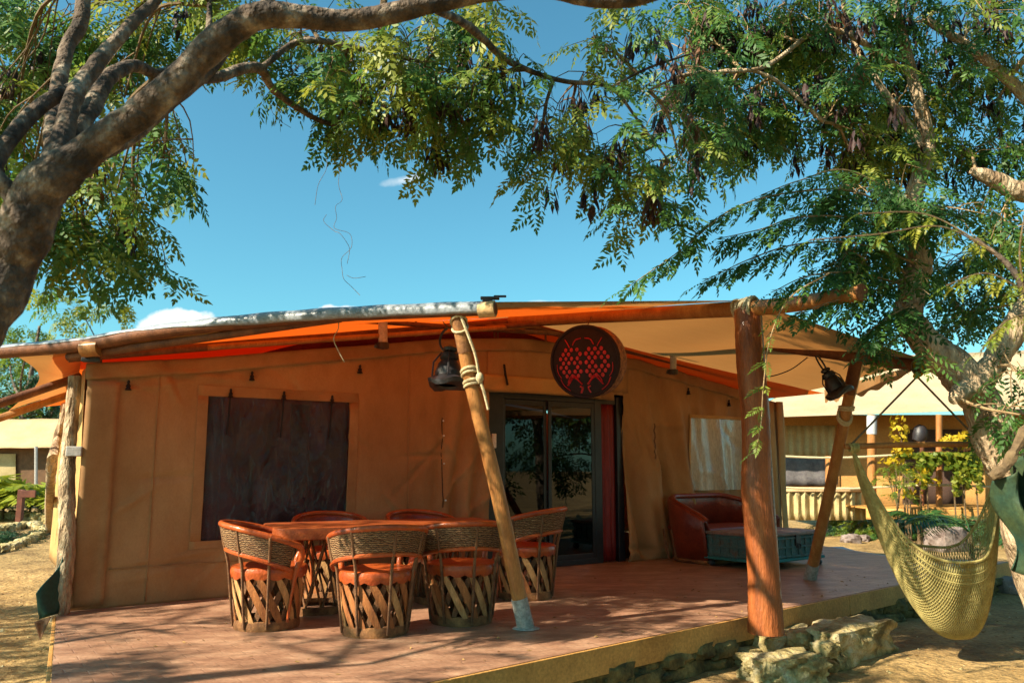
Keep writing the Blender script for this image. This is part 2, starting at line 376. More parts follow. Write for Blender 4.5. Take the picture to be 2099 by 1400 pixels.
# ================================================================ the setting
GZ = -.38
def ground_z(x, y):
    return GZ + .018*math.sin(x*1.3+.5)*math.cos(y*1.1)+.012*math.sin(x*3.1+y*2.3)+.006*math.sin(x*7.7-y*6.1)
xs = sorted(set([-400, -250, -150, -100, -70, -50, -40, -30, -25, -20, -16, -13]+[i*.25 for i in range(-44, 57)]+[16, 20, 25, 30, 40, 50, 70, 100, 150, 250, 400]))
ys = sorted(set([-400, -200, -100, -50, -30, -20, -14, -10, -7, -5, -3]+[i*.25 for i in range(-8, 80)]+[21, 23, 25, 28, 32, 37, 45, 60, 80, 120, 200, 400, 800]))
mb = MB(); mb.grid(lambda u, v: (u, v, ground_z(u, v)), 1, 1, us=xs, vsn=ys)
ground = tag(mb.build('ground', 'soil'), kind='structure')

# deck: a low paved terrace with painted fascia boards over a rubble footing
P0 = np.array([-2.02, 3.72]); P1 = np.array([6.75, 11.28]); P2 = np.array([5.42, 11.95]); P3 = np.array([5.1, 13.5]); P4 = np.array([4.2, 16.]); P5 = np.array([-6.7, 12.6]); P6 = np.array([-3.97, 7.3])
deck_poly = [P0, P1, P2, P3, P4, P5, P6]
deck = tag(MB().prism(deck_poly, .07, -.07).build('deck', 'deck_floor', smooth=False), kind='structure')
core = [P0+(.06, .08), P1+(-.08, 0), P2+(-.06, -.02), P3+(-.05, 0), P4, P5, P6+(.08, 0)]
MB().prism(core, .3, GZ-.02).build('footing', 'stone_moss_shaded', deck, smooth=False)
def edge_boards(a, b, n, h, name='fascia_board'):
    d = (b-a); L = np.linalg.norm(d); d = d/L; nn = np.array([d[1], -d[0]]); t = 0
    cuts = [0]+sorted(random.uniform(.12, .95)*L if False else (i+random.uniform(-.2, .2))*L/n for i in range(1, n))+[L]
    for i in range(n):
        p = a+d*(cuts[i]+.0015); q = a+d*(cuts[i+1]-.0015); o = random.uniform(.0, .003)
        poly = [p+nn*(.004), q+nn*(.004), q+nn*(.026+o), p+nn*(.026+o)]
        MB().prism([x for x in poly][::-1], h-.004, -h+.0005).build(name, 'fascia', deck, smooth=False, bevel=.003)
edge_boards(P0, P1, 5, .19)
edge_boards(P1, P2, 1, .17); edge_boards(P2, P3, 1, .15)
edge_boards(P6, P0, 2, .17)
# rubble stones under the boards
d = P1-P0; L = np.linalg.norm(d); d /= L; nn = np.array([d[1], -d[0]]); t = 1.4; k = 0
while t < L-.2:
    for row in range(2):
        w = random.uniform(.22, .40); c = P0+d*(t+random.uniform(-.05, .05))+nn*random.uniform(-.11, -.03)
        z = GZ+.05+row*.12+random.uniform(-.02, .01)
        rock('footing_stone', (c[0], c[1], z), (w*1.15, .2, random.uniform(.10, .19)), 'stone_moss_shaded', deck, math.atan2(d[1], d[0])+random.uniform(-.25, .25), k, .2, 4, .7); k += 1
    t += random.uniform(.17, .25)
# pale path beside the deck
path_pts = [G(1705, 1098, -.12), G(1835, 1122, -.12), G(1835, 1142, -.12), G(1705, 1116, -.12)]
A_, B_, C_, D_ = [np.array(p[:2]) for p in path_pts]
path_poly = [P3+(.03, .9), P3+(.04, .02), P2+(.06, .03), P2+(1.5, -.55), P2+(1.9, -.1), P2+(.62, .55), P3+(.62, .3), P3+(.7, 1.0)]
tag(MB().prism(path_poly[::-1], .30, GZ-.02).build('path', 'concrete', smooth=False, bevel=.01), kind='structure')

# fallen leaves and grit that nobody could count
mb = MB(); 
for i in range(9000):
    x = random.uniform(-9, 9); y = random.uniform(3.2, 14)
    if x > -4.2 and x < 5 and (y-3.72) > (x+2.02)*.862-.1 and (x > -2.05 or (y-3.72) < -(x+2.02)*1.8+.1): continue
    s = random.uniform(.006, .022); a = random.uniform(0, 6.3); z = ground_z(x, y)+.004
    c_, s_ = math.cos(a)*s, math.sin(a)*s; h = random.uniform(0, s*.7)
    mb.quads([(x-c_, y-s_, z), (x+s_*.4, y-c_*.4, z+h), (x+c_, y+s_, z+h*.5), (x-s_*.4, y+c_*.4, z)], [(0, 1, 2, 3)])
tag(mb.build('leaf_litter', 'litter', smooth=False), 'dry leaf litter and grit strewn over the sandy ground', 'litter', kind='stuff')

mb = MB()
for i in range(1500):
    x = random.uniform(-8, 8); y = random.uniform(3.5, 13)
    if x > -4.2 and x < 5 and (y-3.72) > (x+2.02)*.862-.05 and (x > -2.05 or (y-3.72) < -(x+2.02)*1.8+.1): continue
    r_ = random.uniform(.006, .022)*(1+(random.random() < .06)*1.3); z = ground_z(x, y); V = []
    for k in range(6):
        a = k*1.047+random.uniform(-.3, .3); V.append((x+math.cos(a)*r_*random.uniform(.8, 1.2), y+math.sin(a)*r_, z-.003))
    V += [(x+random.uniform(-.4, .4)*r_, y-.2*r_, z+r_*random.uniform(.5, .9)), (x+.5*r_, y+.3*r_, z+r_*.5)]
    mb.quads(V, [(k, (k+1) % 6, 6) for k in range(6)])
tag(mb.build('pebbles', 'stone', smooth=False), 'small pale pebbles scattered over the sandy ground', 'pebbles', kind='stuff')

mb = MB()
for i in range(150):
    f, g_ = random.random(), random.random()**1.6
    q_ = P0*(1-f)+P1*.75*f+P0*.25*f; x, y = q_+np.array([-.57, .82])*(.08+g_*2.6)
    if y > 7.44+(x+3.94)*.695-.25 or (y-3.72) < -(x+2.02)*1.75+.15: continue
    s_ = random.uniform(.010, .026); a = random.uniform(0, 6.3); c_, k_ = math.cos(a)*s_, math.sin(a)*s_; h = random.uniform(.003, .012)
    mb.quads([(x-c_, y-k_, .003), (x+k_*.4, y-c_*.4, .003+h), (x+c_, y+k_, .004+h*.5), (x-k_*.4, y+c_*.4, .004)], [(0, 1, 2, 3)])
tag(mb.build('fallen_leaves', 'litter', smooth=False), 'small dry leaves fallen on the deck', 'leaves', kind='stuff')

# ================================================================ main tent
tent = thing('safari_tent', WA, 'large brown canvas safari tent with gable front, dark window and glass door', 'tent')
top_pts = [(0, 2.21), (.94, 2.33), (2.84, 2.63), (3.73, 2.78), (4.65, 2.87), (5.1, 2.90), (5.6, 2.89), (6.92, 2.78), (9., 2.5), (10.05, 2.30)]
def ztop(s): return float(np.interp(s, [p[0] for p in top_pts], [p[1] for p in top_pts]))
S_END = 10.05
def sz(u, v): return WS(u, v)
w_l, w_t = sz(428, 814); w_r, _ = sz(716, 820); _, w_b = sz(411, 1112); w_t = 1.97; w_b = .55
d_l, _ = sz(1003, 1000); d_r, _ = sz(1283, 1000); d_t = 2.22
x_l, _ = sz(1416, 900); x_r = 9.3; x_t = 1.995; x_b = .93
CREASE = []
_r = random.Random(17)
for _i in range(64):
    CREASE.append((_r.uniform(.2, 9.8), _r.uniform(.1, 2.3), _r.uniform(-1.2, 1.2), _r.uniform(.15, .5), _r.uniform(.018, .045), _r.choice((-1, 1))*_r.uniform(.012, .034)))
for _i in range(12):                                      # pull lines fanning from the door head and the corners
    CREASE.append((d_r+.15+_i*.05, 1.9-_i*.05, 1.95+_r.uniform(-.2, .1), .55, .03, .030*(-1)**_i))
    CREASE.append((.35+.05*_i, .22+.02*_i, .25+_r.uniform(-.2, .2), .4, .025, .018*(-1)**_i))
def crease(s, z):
    o = 0
    for cs, cz, a, L_, w_, h_ in CREASE:
        dx, dz = s-cs, z-cz
        if abs(dx) > .9 or abs(dz) > .9: continue
        ca, sa = math.cos(a), math.sin(a); t_, n_ = dx*ca+dz*sa, -dx*sa+dz*ca
        if abs(n_) < w_*3 and abs(t_) < L_*2: o += h_*math.exp(-(n_/w_)**2-(t_/L_)**2)
    return o
def fold(s, z):
    """Hanging folds of the front canvas, strongest either side of the door."""
    o = 0
    t = z/2.4
    a = math.exp(-((s-4.1)/.42)**2)                       # left of the door
    o += a*(.075*math.sin((s-.22*t)*22+.8*math.sin(z*2))*(1.15-t))
    if s > d_r-.05:
        b = min(1, (s-d_r+.05)/.1)*(1-.55*max(0, min(1, (s-7.6)/1)))
        q = s+(.42*t if s < 8.2 else .1*t)
        o += b*(.115*math.sin(q*9.5+.6*math.sin(z*1.7))+.042*math.sin(q*21+z))*(1.1-.75*t)
    o += crease(s, z)+.016*math.sin(s*2.3+z*1.1)+.008*math.sin(s*5.1-z*3.2)+.012*math.exp(-((z-.28)/.16)**2)*math.sin(s*7+z*9)
    return o*min(1, z/.15+.25)
def snapped(lo, hi, n, extra):
    a = sorted(set([lo+(hi-lo)*i/n for i in range(n+1)]+[e for e in extra if lo < e < hi])); out = [a[0]]
    for q in a[1:]:
        if q-out[-1] < 1e-4: continue
        out.append(q)
    return out
us = snapped(0, S_END, 400, [w_l, w_r, d_l, d_r, x_l, x_r]); vz = snapped(0, 1, 60, [])
mb = MB()
ZB = [w_b, w_t, 2.0, x_b, x_t]
zs = snapped(0, 2.24, 96, ZB)
def hole(s, z): return (w_l < s < w_r and w_b < z < w_t) or (d_l < s < d_r and z < d_t) or (x_l < s < x_r and x_b < z < x_t)
ZE = 2.24
def wall_fn(s, z):
    zz = z if z <= 2.2 else z
    if z > 2.0:                                            # upper rows run up to the gable line
        zz = 2.0+(z-2.0)/(ZE-2.0)*(ztop(s)-2.0) if ztop(s) > 2.0 else z
    return wp(s, zz, fold(s, zz))
def hole2(s, z):
    zz = z if z <= 2.0 else 2.0+(z-2.0)/(ZE-2.0)*(ztop(s)-2.0)
    return hole(s, zz)
mb.grid(wall_fn, 1, 1, skip=hole2, us=us, vsn=zs)
front = mb.build('front_wall', 'canvas', tent, thick=.004, angle=80)
# the door hole above z=2.0 follows the gable rows, so a canvas roll closes it neatly
def strip(name, s0, s1, z0f, z1f, o, m, n=40, nz=3, thick=.004, rip=0, parent=None, seed=0):
    mbx = MB()
    def fn(u, v):
        s = s0+(s1-s0)*u; a, b = z0f(s), z1f(s); z = a+(b-a)*v
        return wp(s, z, fold(s, z)+o+rip*(1-v)*math.sin(s*17+seed+1.5*math.sin(s*5)))
    mbx.grid(fn, n, nz); return mbx.build(name, m, parent or tent, thick=thick, angle=80)
strip('valance', -.02, S_END, lambda s: ztop(s)-.15, lambda s: ztop(s)+.005, .028, 'canvas_hem', 160, 5, rip=.011)
strip('corner_flap', .0, .27, lambda s: .03, lambda s: 2.05, .040, 'canvas_hem', 6, 30, rip=.015)
strip('skirt_seam', .3, d_l-.05, lambda s: .335, lambda s: .345, .008, 'canvas_hem', 80, 1)
for s_ in (.62, 3.34):
    strip('seam', s_, s_+.012, lambda s: .03, lambda s: ztop(s)-.16, .007, 'canvas_hem', 1, 50)
# window one: dark clear film with a canvas surround
win = strip('window', w_l, w_r, lambda s: w_b, lambda s: w_t, -.012, 'window_film', 30, 20, thick=0)
fw_ = .105
for nm, a in (('window_band', (w_l-fw_, w_r+fw_, w_t, w_t+fw_)), ('window_band', (w_l-fw_, w_r+fw_, w_b-fw_*.7, w_b)), ('window_band', (w_l-fw_, w_l, w_b, w_t)), ('window_band', (w_r, w_r+fw_, w_b, w_t))):
    strip(nm, a[0], a[1], lambda s, a=a: a[2], lambda s, a=a: a[3], .008, 'canvas_hem', 24, 14, parent=win)
# things seen dimly through the film
strip('inner_curtain', sz(600, 900)[0], sz(640, 900)[0], lambda s: .6, lambda s: 1.93, -.09, 'curtain', 10, 4, rip=.02)
strip('inner_curtain', w_l-.1, w_l+.22, lambda s: .5, lambda s: 1.98, -.22, 'curtain', 10, 4, rip=.03)
def toggle(u, v, s_, parent, strap=0):
    s, z = sz(u, v); m = MB(); o = fold(s, z)+.03
    prof = [(0.008*s_, .05*s_), (.016*s_, .03*s_), (.011*s_, .015*s_), (.026*s_, -.01*s_), (.017*s_, -.02*s_), (.034*s_, -.048*s_), (.02*s_, -.052*s_)]
    c = wp(s, z, o)
    m.lathe(prof[::-1], 8, tuple(c))
    if strap: m.tube([wp(s, z, o), wp(s-.003, z-strap*.5, o-.01), wp(s-.012, z-strap, o-.015)], .009, 5)
    return m.build('toggle_strap', 'black_strap', parent)
for u, v in ((262, 790), (515, 771), (735, 757)): toggle(u, v, .95, front)
for u, v, L_ in ((472, 806, .42), (580, 811, .44), (678, 819, .42)): toggle(u, v, .9, win, L_)
# stud rows beside the door
for u, v in ((910, 862), (910, 893), (910, 950), (910, 1025)):
    s, z = sz(u, v); c = wp(s, z, fold(s, z)+.006)
    m = MB(); m.tube([c, c+WNRM*.012], [.012, .008], 8); m.build('stud', 'white_plastic', front)
s, z = sz(908, 930); strip('zip_slit', s-.012, s-.004, lambda q: .8, lambda q: 1.85, .006, 'black_strap', 2, 12, parent=front)
m = MB(); ptsl = [wp(sz(1331, 868)[0]+.012*math.sin(i*2.2), sz(1331, 868)[1]-i*.05, fold(sz(1331, 868)[0], 1.9)+.045) for i in range(11)]
m.tube(ptsl, .011, 6); m.build('lacing', 'stick', front)
# window two: silvery clear film behind the sofa
win2 = strip('window', x_l, x_r, lambda s: x_b, lambda s: x_t, .012, 'window_silver', 30, 24, thick=0, rip=.02)
win2['label'] = 'crinkled silvery window film'
for a in ((x_l-.04, x_l, x_b, x_t), (x_l-.04, x_r+.04, x_t, x_t+.05)):
    strip('window_band', a[0], a[1], lambda s, a=a: a[2], lambda s, a=a: a[3], .02, 'canvas_light', 10, 10, parent=win2)
for u, v in ((1408, 802), (1492, 826)): toggle(u, v, 1.0, front)
# lighter canvas roll above the door, with its strap
strip('door_roll', d_l-.12, d_r-.45, lambda s: 2.20, lambda s: 2.40, .05, 'canvas_light', 30, 5, rip=.02)
strip('door_header', d_l-.05, d_r+.1, lambda s: 2.30, lambda s: ztop(s)-.1, .012, 'canvas', 30, 5)
m = MB(); s, z = sz(1027, 748); m.tube([wp(s, z, .07), wp(s+.01, z-.13, .085), wp(s+.04, z-.26, .09)], .016, 6); m.build('door_strap', 'black_strap', front)
# right corner posts of canvas
for u0, u1 in ((1575, 1588), (1590, 1602)):
    s0 = sz(u0, 1000)[0]; s1 = sz(u1, 1000)[0]
    strip('corner_flap', s0, s1, lambda s: .0, lambda s: 2.32, .06+.02*(u0 > 1580), 'canvas_light', 4, 12, rip=.01)
# sliding door
RD = -.10
door = MB()
def dbox(m, s0, s1, z0, z1, o0, o1):
    V = [wp(s, z, o) for z in (z0, z1) for o in (o0, o1) for s in (s0, s1)]
    m.quads(V, [(0, 2, 3, 1), (4, 5, 7, 6), (0, 1, 5, 4), (2, 6, 7, 3), (1, 3, 7, 5), (0, 4, 6, 2)]); return m
f0 = sz(1040, 1000)[0]; f1 = sz(1128, 1000)[0]; f2 = sz(1140, 1000)[0]; f3 = sz(1229, 1000)[0]; f4 = sz(1243, 1000)[0]; f5 = sz(1274, 1000)[0]
m = MB()
dbox(m, d_l, f0, .0, 2.24, RD-.06, RD+.02); dbox(m, f0, f3, 2.13, 2.24, RD-.05, RD+.018); dbox(m, f0, f3, .0, .07, RD-.05, RD+.022)
dbox(m, f3, f4, .0, 2.24, RD-.05, RD+.02); dbox(m, f5, d_r+.03, .0, 2.24, RD-.04, RD+.03); dbox(m, f4, f5, 2.13, 2.24, RD-.05, RD+.01)
dframe = m.build('sliding_door', 'aluminium_dark', tent, smooth=False, bevel=.006)
for (a, b, o) in ((f0, f1+.04, -.03), (f2-.05, f3, .0)):
    m = MB(); dbox(m, a, a+.05, .07, 2.13, RD+o-.012, RD+o+.012); dbox(m, b-.05, b, .07, 2.13, RD+o-.012, RD+o+.012)
    dbox(m, a+.05, b-.05, .07, .14, RD+o-.012, RD+o+.012); dbox(m, a+.05, b-.05, 2.06, 2.13, RD+o-.012, RD+o+.012)
    m.build('leaf_frame', 'aluminium_dark', dframe, smooth=False, bevel=.004)
    m = MB(); dbox(m, a+.05, b-.05, .14, 2.06, RD+o-.003, RD+o+.003); m.build('pane', 'door_glass', dframe, smooth=False)
m = MB(); s = sz(1019, 905)[0]; dbox(m, s-.035, s+.03, 1.50, 1.68, RD+.02, RD+.045); m.build('handle', 'white_plastic', dframe, smooth=False, bevel=.008)
m = MB()
m.grid(lambda u, v: wp(f4+.005+(f5-f4-.01)*u, .02+2.11*v, RD-.03+.05*math.sin(u*math.pi)+.014*math.sin(u*19)), 24, 10)
m.build('red_curtain', 'red_cloth', dframe, thick=.004)
# inner room: dark floor-to-roof lining, a pale armchair behind the glass
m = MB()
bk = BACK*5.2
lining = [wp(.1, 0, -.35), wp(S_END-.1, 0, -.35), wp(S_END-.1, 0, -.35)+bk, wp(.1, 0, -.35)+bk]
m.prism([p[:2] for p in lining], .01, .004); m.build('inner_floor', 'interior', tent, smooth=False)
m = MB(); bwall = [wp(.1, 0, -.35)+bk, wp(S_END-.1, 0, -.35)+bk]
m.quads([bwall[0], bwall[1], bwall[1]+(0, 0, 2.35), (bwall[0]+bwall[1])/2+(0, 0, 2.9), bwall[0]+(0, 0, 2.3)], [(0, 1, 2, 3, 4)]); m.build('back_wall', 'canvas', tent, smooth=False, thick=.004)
ac = wp(6.0, 0, -1.0)
# side walls
for s0, zt, nm in ((0., 2.21, 'side_wall'), (S_END, 2.30, 'side_wall')):
    m = MB(); m.grid(lambda u, v: wp(s0, .0+zt*v, 0)+BACK*6.0*u+WD*(.03*math.sin(u*40)*math.sin(v*2.6)+.02*math.sin(u*13+v*5)), 60, 14)
    m.build(nm, 'canvas_light', tent, thick=.004, angle=80)

# fly roof over the tent: orange canvas that glows with the sun on top of it
R0 = W(1045, 651, 10.05)                                # front apex of the fly
KL_ = wp(-.18, 2.27, .10); ER = W(1690, 806, 12.6)
def fly_panel(name, a, b, length, m, sag, lift=.0, nu=26, nv=16):
    mb = MB()
    def fn(u, v):
        p = a+(b-a)*v+BACK*length*u; z = -sag*math.sin(math.pi*v)*(.6+.4*math.sin(u*9))
        return (p[0], p[1], p[2]+z+lift)
    mb.grid(fn, nu, nv); return mb.build(name, m, tent, angle=80)
fly_panel('fly_roof', KL_+WD*-.12, R0, 7.5, 'fly', .03)
fly_panel('fly_roof', R0, ER, 6.5, 'fly', .05)
# gable strip behind the wall top, dark red painted in for the roof's shade
m = MB(); m.grid(lambda u, v: wp(1.5+u*4.2, ztop(1.5+u*4.2)-.08+(.05+.22*math.sin(math.pi*u)**.7)*v, -.10), 40, 2); m.build('gable_shade_strip', 'liner_shaded', tent, thick=.004)
m = MB(); m.grid(lambda u, v: wp(.05+u*9.9, ztop(.05+u*9.9)-.06, -.12)+BACK*5.0*v, 30, 3); m.build('light_block_roof', 'interior', tent, thick=.01)  # unseen opaque roof added to block the fly's light from the room
# frame: rafters and short drop pipes
def pole(name, pts, rad, m, parent, n=10, jit=.04, sub=6):
    P_ = smooth_path(pts, sub) if len(pts) > 2 else [np.array(pts[0])+(np.array(pts[1])-np.array(pts[0]))*i/8 for i in range(9)]
    if hasattr(rad, '__len__'): rad = list(np.interp(np.linspace(0, 1, len(P_)), np.linspace(0, 1, len(rad)), rad))
    mb = MB(); mb.tube(P_, rad, n, jitter=jit); return mb.build(name, m, parent)
pole('rafter', [KL_+(0, 0, -.03), R0+(0, 0, -.06)], .042, 'pole_dark', tent)
pole('rafter', [wp(1.0, 2.42, .25), wp(4.9, 3.02, .35)], .03, 'pole_wood', tent)
pole('rafter', [R0+(0, 0, -.06), wp(9.9, 2.5, .35)], .042, 'pole_dark', tent)
pole('rafter', [wp(4.2, 2.98, -.1), wp(5.0, 2.96, 1.2)], .03, 'pole_dark', tent)
pole('cross_bar', [wp(2.55, 2.86, .2), wp(5.4, 2.98, .2)], .028, 'pole_dark', tent)
for s_, zt_, zb_ in ((3.35, 2.95, 2.76), (4.45, 3.0, 2.86), (4.5, 3.0, 2.86), (5.25, 3.03, 2.88)):
    pole('frame_pipe', [wp(s_, zb_, .12), wp(s_, zt_, .12)], .015, 'pole_dark', tent, 6, 0)
for u, v0, v1, y in ((785, 640, 708, 8.8), (1380, 694, 762, 11.0)):
    a, b = W(u, v0, y), W(u, v1, y); pp = pole('drop_pipe', [a, b], .052 if y < 10 else .045, 'grey_pipe', tent, 12, 0)
    m = MB(); m.tube([b+(0, 0, .03), b+(0, 0, -.035)], .066, 10); m.tube([b+(-.09, 0, .0), b+(.02, 0, -.02)], .03, 6); m.build('pipe_clip', 'black_metal', pp)

# corner log, junction box, green sheet and flap at the sunlit side
cl0, cl1 = W(122, 1272, 7.28), W(154, 772, 7.5)
log = thing('corner_log', cl0, 'weathered pale log post at the sunlit left corner of the brown tent', 'post')
pole('post', [cl0, cl0*.7+cl1*.3+(.02, 0, 0), cl0*.4+cl1*.6+(-.015, 0, 0), cl1], [.075, .07, .066, .055], 'bark_pale', log, 14, .10, 12)
jb = W(152, 925, 7.36)
m = MB(); m.box(jb, (.13, .05, .09), .3); tag(m.build('junction_box', 'grey_pipe', smooth=False, bevel=.008), 'small grey electrical box on the corner log', 'box')
m = MB(); gt = [W(128, 1140, 7.25), W(118, 1262, 7.2), W(72, 1276, 7.05), W(80, 1215, 7.1)]
m.grid(lambda u, v: (gt[0]*(1-u)+gt[3]*u)*(1-v)+(gt[1]*(1-u)+gt[2]*u)*v+np.array([0, .05*math.sin(u*5+v*3), .02*math.sin(v*8)]), 12, 12)
tag(m.build('green_sheet', 'tarp_green', thick=.003), 'loose teal green plastic sheet at the foot of the corner log', 'sheet')
m = MB(); fp = [W(70, 1274, 7.0), W(108, 1262, 7.1), W(82, 1312, 6.95)]
m.grid(lambda u, v: fp[0]*(1-u)*(1-v)+fp[1]*u*(1-v)+fp[2]*v+np.array([0, .03*math.sin(u*4)*(1-v), 0]), 8, 8)
tag(m.build('canvas_flap', 'flap_brown', thick=.004), 'pointed brown canvas flap hanging off the left deck corner', 'flap')
# leaning palm stem and thatch at the tent side
m = MB(); m.tube(smooth_path([G(100, 1090, GZ), W(103, 990, 9.5), W(118, 900, 9.6), W(140, 830, 9.6)], 5), [.07, .07, .065, .06, .06]+[.05]*11, 8, jitter=.15)
tag(m.build('leaning_stem', 'bark_pale'), 'pale dry palm stem leaning against the tent side', 'stem')

# ================================================================ awning
Bp = W(1012, 633, 6.25); Kp = W(168, 707, 7.15); Cp = W(1530, 626, 7.03); Dp = W(1905, 753, 7.15)
BOW = .075
awn = thing('porch_awning', (*Kp[:2], 0), 'tan canvas porch awning stretched over log poles above the deck', 'awning')
def patch(name, a, b, c, d_, m, nu=30, nv=22, sag=.08, conc=0, ridge=None, parent=awn, thick=0, vr=(0, 1), lean=None, bow=0):
    """Bilinear cloth a-b-c-d with a slack belly; conc pulls the b-c edge inwards."""
    mb = MB()
    def fn(u, v):
        v = vr[0]+(vr[1]-vr[0])*v
        vv = v-conc*math.sin(math.pi*u)*v
        p = (a*(1-u)+d_*u)*(1-vv)+(b*(1-u)+c*u)*vv
        z = bow*math.sin(math.pi*v**.85)*(1-u)**1.5-sag*math.sin(math.pi*u)*math.sin(math.pi*v)+.010*math.sin(u*23+v*4)*math.sin(math.pi*v)
        return (p[0], p[1], p[2]+z)
    mb.grid(fn, nu, nv); return mb.build(name, m, parent, thick=thick, angle=80)
up = np.array([0, 0, .055])
patch('canvas', Kp+up, Bp+up, Cp+up+(0, 0, -.01), R0+up+BACK*.5+(0, 0, .02), 'fly', sag=.02, vr=(0, .8), bow=BOW)
patch('canvas', Kp+up, Bp+up, Cp+up+(0, 0, -.01), R0+up+BACK*.5+(0, 0, .02), 'awning', sag=.02, vr=(.8, 1), bow=BOW)  # front band in brown: the sheet's tree shade is put into its colour
patch('canvas', Kp+up, R0+up+BACK*.5+(0, 0, .02), R0+BACK*1.6+(0, 0, .02), KL_+BACK*1.6+(0, 0, .02), 'fly', sag=.0)
patch('canvas', R0+up+BACK*.5+(0, 0, .02), ER+up+BACK*.4, ER+BACK*1.6+(0, 0, .02), R0+BACK*1.6+(0, 0, .02), 'awning', sag=.0)
tq = Kp+(Bp-Kp)*.64+np.array([0, 0, BOW*.95])
m = MB(); m.grid(lambda u, v: (Kp*(1-u)+tq*u+np.array([0, 0, BOW*.3*math.sin(math.pi*u)]))*(1-v)+(KL_*(1-u)+(tq*.97+KL_*.03)*u)*v+np.array([0, 0, .035-.03*v+.008*math.sin(u*20)]), 26, 8); m.build('corner_panel', 'awning', awn, thick=.004)
pole('hip_rafter', [KL_+(0, 0, -.02), tq+(.05, .05, -.02)], .040, 'pole_dark', awn)
patch('canvas', R0+up+BACK*.5+(0, 0, .02), Cp+up+(0, 0, -.01), Dp+up, ER+up+BACK*.4, 'awning', sag=.05)
# hem beyond the right corner hangs in a shallow scallop
m = MB(); m.grid(lambda u, v: Dp*(1-u)+ER*u+np.array([0, 0, .05-.0*u-.10*v*math.sin(math.pi*u)-.16*v*u*(1+.3*math.sin(u*40))]), 40, 3); m.build('hem', 'awning', awn)
# shiny top sheet folded over the left pole
m = MB()
e = (Bp-Kp)/np.linalg.norm(Bp-Kp); side = np.array([e[1], -e[0], 0]); side = side if side[1] < 0 else -side
def over(u, v):
    f0_ = max(0, min(1, (-.32+1.30*u-.15)/.3)); a = (.45-1.15*f0_)+v*(1.6+1.15*f0_); f_ = -.32+1.30*u; p = Kp+(Bp-Kp)*f_+np.array([0, 0, BOW*math.sin(math.pi*max(0, f_)**.85) if f_ < 1 else 0])
    return p+side*(.062*math.cos(a)*(1))+np.array([0, 0, .064*math.sin(a)+.003*math.sin(u*60+v*3)])
m.grid(over, 60, 8); m.build('folded_edge', 'awning_top', awn, thick=.003)
LE = Kp-(Bp-Kp)*.34
EP = [LE]+[Kp+(Bp-Kp)*f+np.array([0, 0, BOW*math.sin(math.pi*f**.85)]) for f in (0, .17, .33, .5, .67, .83, 1)]
pole('eave_pole', EP, [.062, .06, .055], 'pole_dark', awn, 12)
m = MB(); m.tube([Bp-e*.12, Bp+e*.012], [.066, .066], 14); bc = m.build('pole_end', 'end_grain', awn)
m = MB(); m.tube([Bp+e*.013, Bp+e*.02], [.052, .05], 12); m.build('end_core', 'pole_dark', bc)
m = MB(); m.box(Bp+(-.03, 0, .085), (.15, .06, .02), WROT*0); m.box(Bp+(-.05, 0, .065), (.08, .05, .06)); m.box(Bp+(.05, 0, .10), (.1, .03, .015)); m.build('bracket', 'black_metal', awn, smooth=False, bevel=.005)
RE = W(1765, 600, 6.05)
pole('ridge_pole', [R0+(0, 0, -.05), Cp+(0, 0, -.03), RE], [.06, .07, .065], 'pole_wood', awn, 12)
m = MB(); rr = (RE-Cp)/np.linalg.norm(RE-Cp); m.tube([RE, RE+rr*.012], .07, 12); m.build('pole_end', 'pole_dark', awn)
BS = W(1285, 662, 10.9)
pole('beam', [BS, W(1527, 700, 8.9), Dp], [.055, .06, .055], 'pole_dark', awn, 12)
# lashing round the pillar head
m = MB()
for i in range(5):
    c = Cp+rr*(-.09+i*.045)+(0, 0, -.03); a = rr; u_ = np.cross(a, (0, 0, 1)); u_ /= np.linalg.norm(u_); w_ = np.cross(u_, a)
    m.tube([c+(u_*math.cos(t)+w_*math.sin(t))*(.088+.01*math.sin(t*3+i)) for t in np.linspace(0, 6.28, 17)], .017, 6)
m.build('lashing', 'rope', awn)
# left side overhang with its own spars
s2a, s2b = W(165, 772, 8.25), W(-70, 850, 7.55); s3a, s3b = W(158, 803, 9.2), W(-80, 884, 8.4)
pole('spar', [s2a, s2b], .045, 'pole_dark', awn); sp3 = pole('spar', [s3a, s3b], .042, 'pole_wood', awn)
patch('side_canvas', Kp+(-.02, .05, .0), LE*.62+Kp*.38+(0, .05, 0), s3b*.62+s3a*.38+(0, 0, .05), s3a+(0, 0, .05), 'awning', sag=.04, conc=.42)
m = MB(); m.tube([LE*.2+Kp*.8]*1+[LE*.1+Kp*.9], .07, 8)
# clip under the left corner
m = MB(); kc = W(188, 738, 7.2); m.box(kc, (.16, .08, .04), .2); m.box(kc+(.03, 0, .03), (.07, .07, .06), .4); m.build('corner_clip', 'black_metal', awn, smooth=False, bevel=.008)
m = MB(); kb = W(188, 715, 7.12); m.tube([kb+(-.08, .01, .0), kb+(.08, -.01, .01)], .078, 10); m.build('pole_sleeve', 'pole_wood', awn)

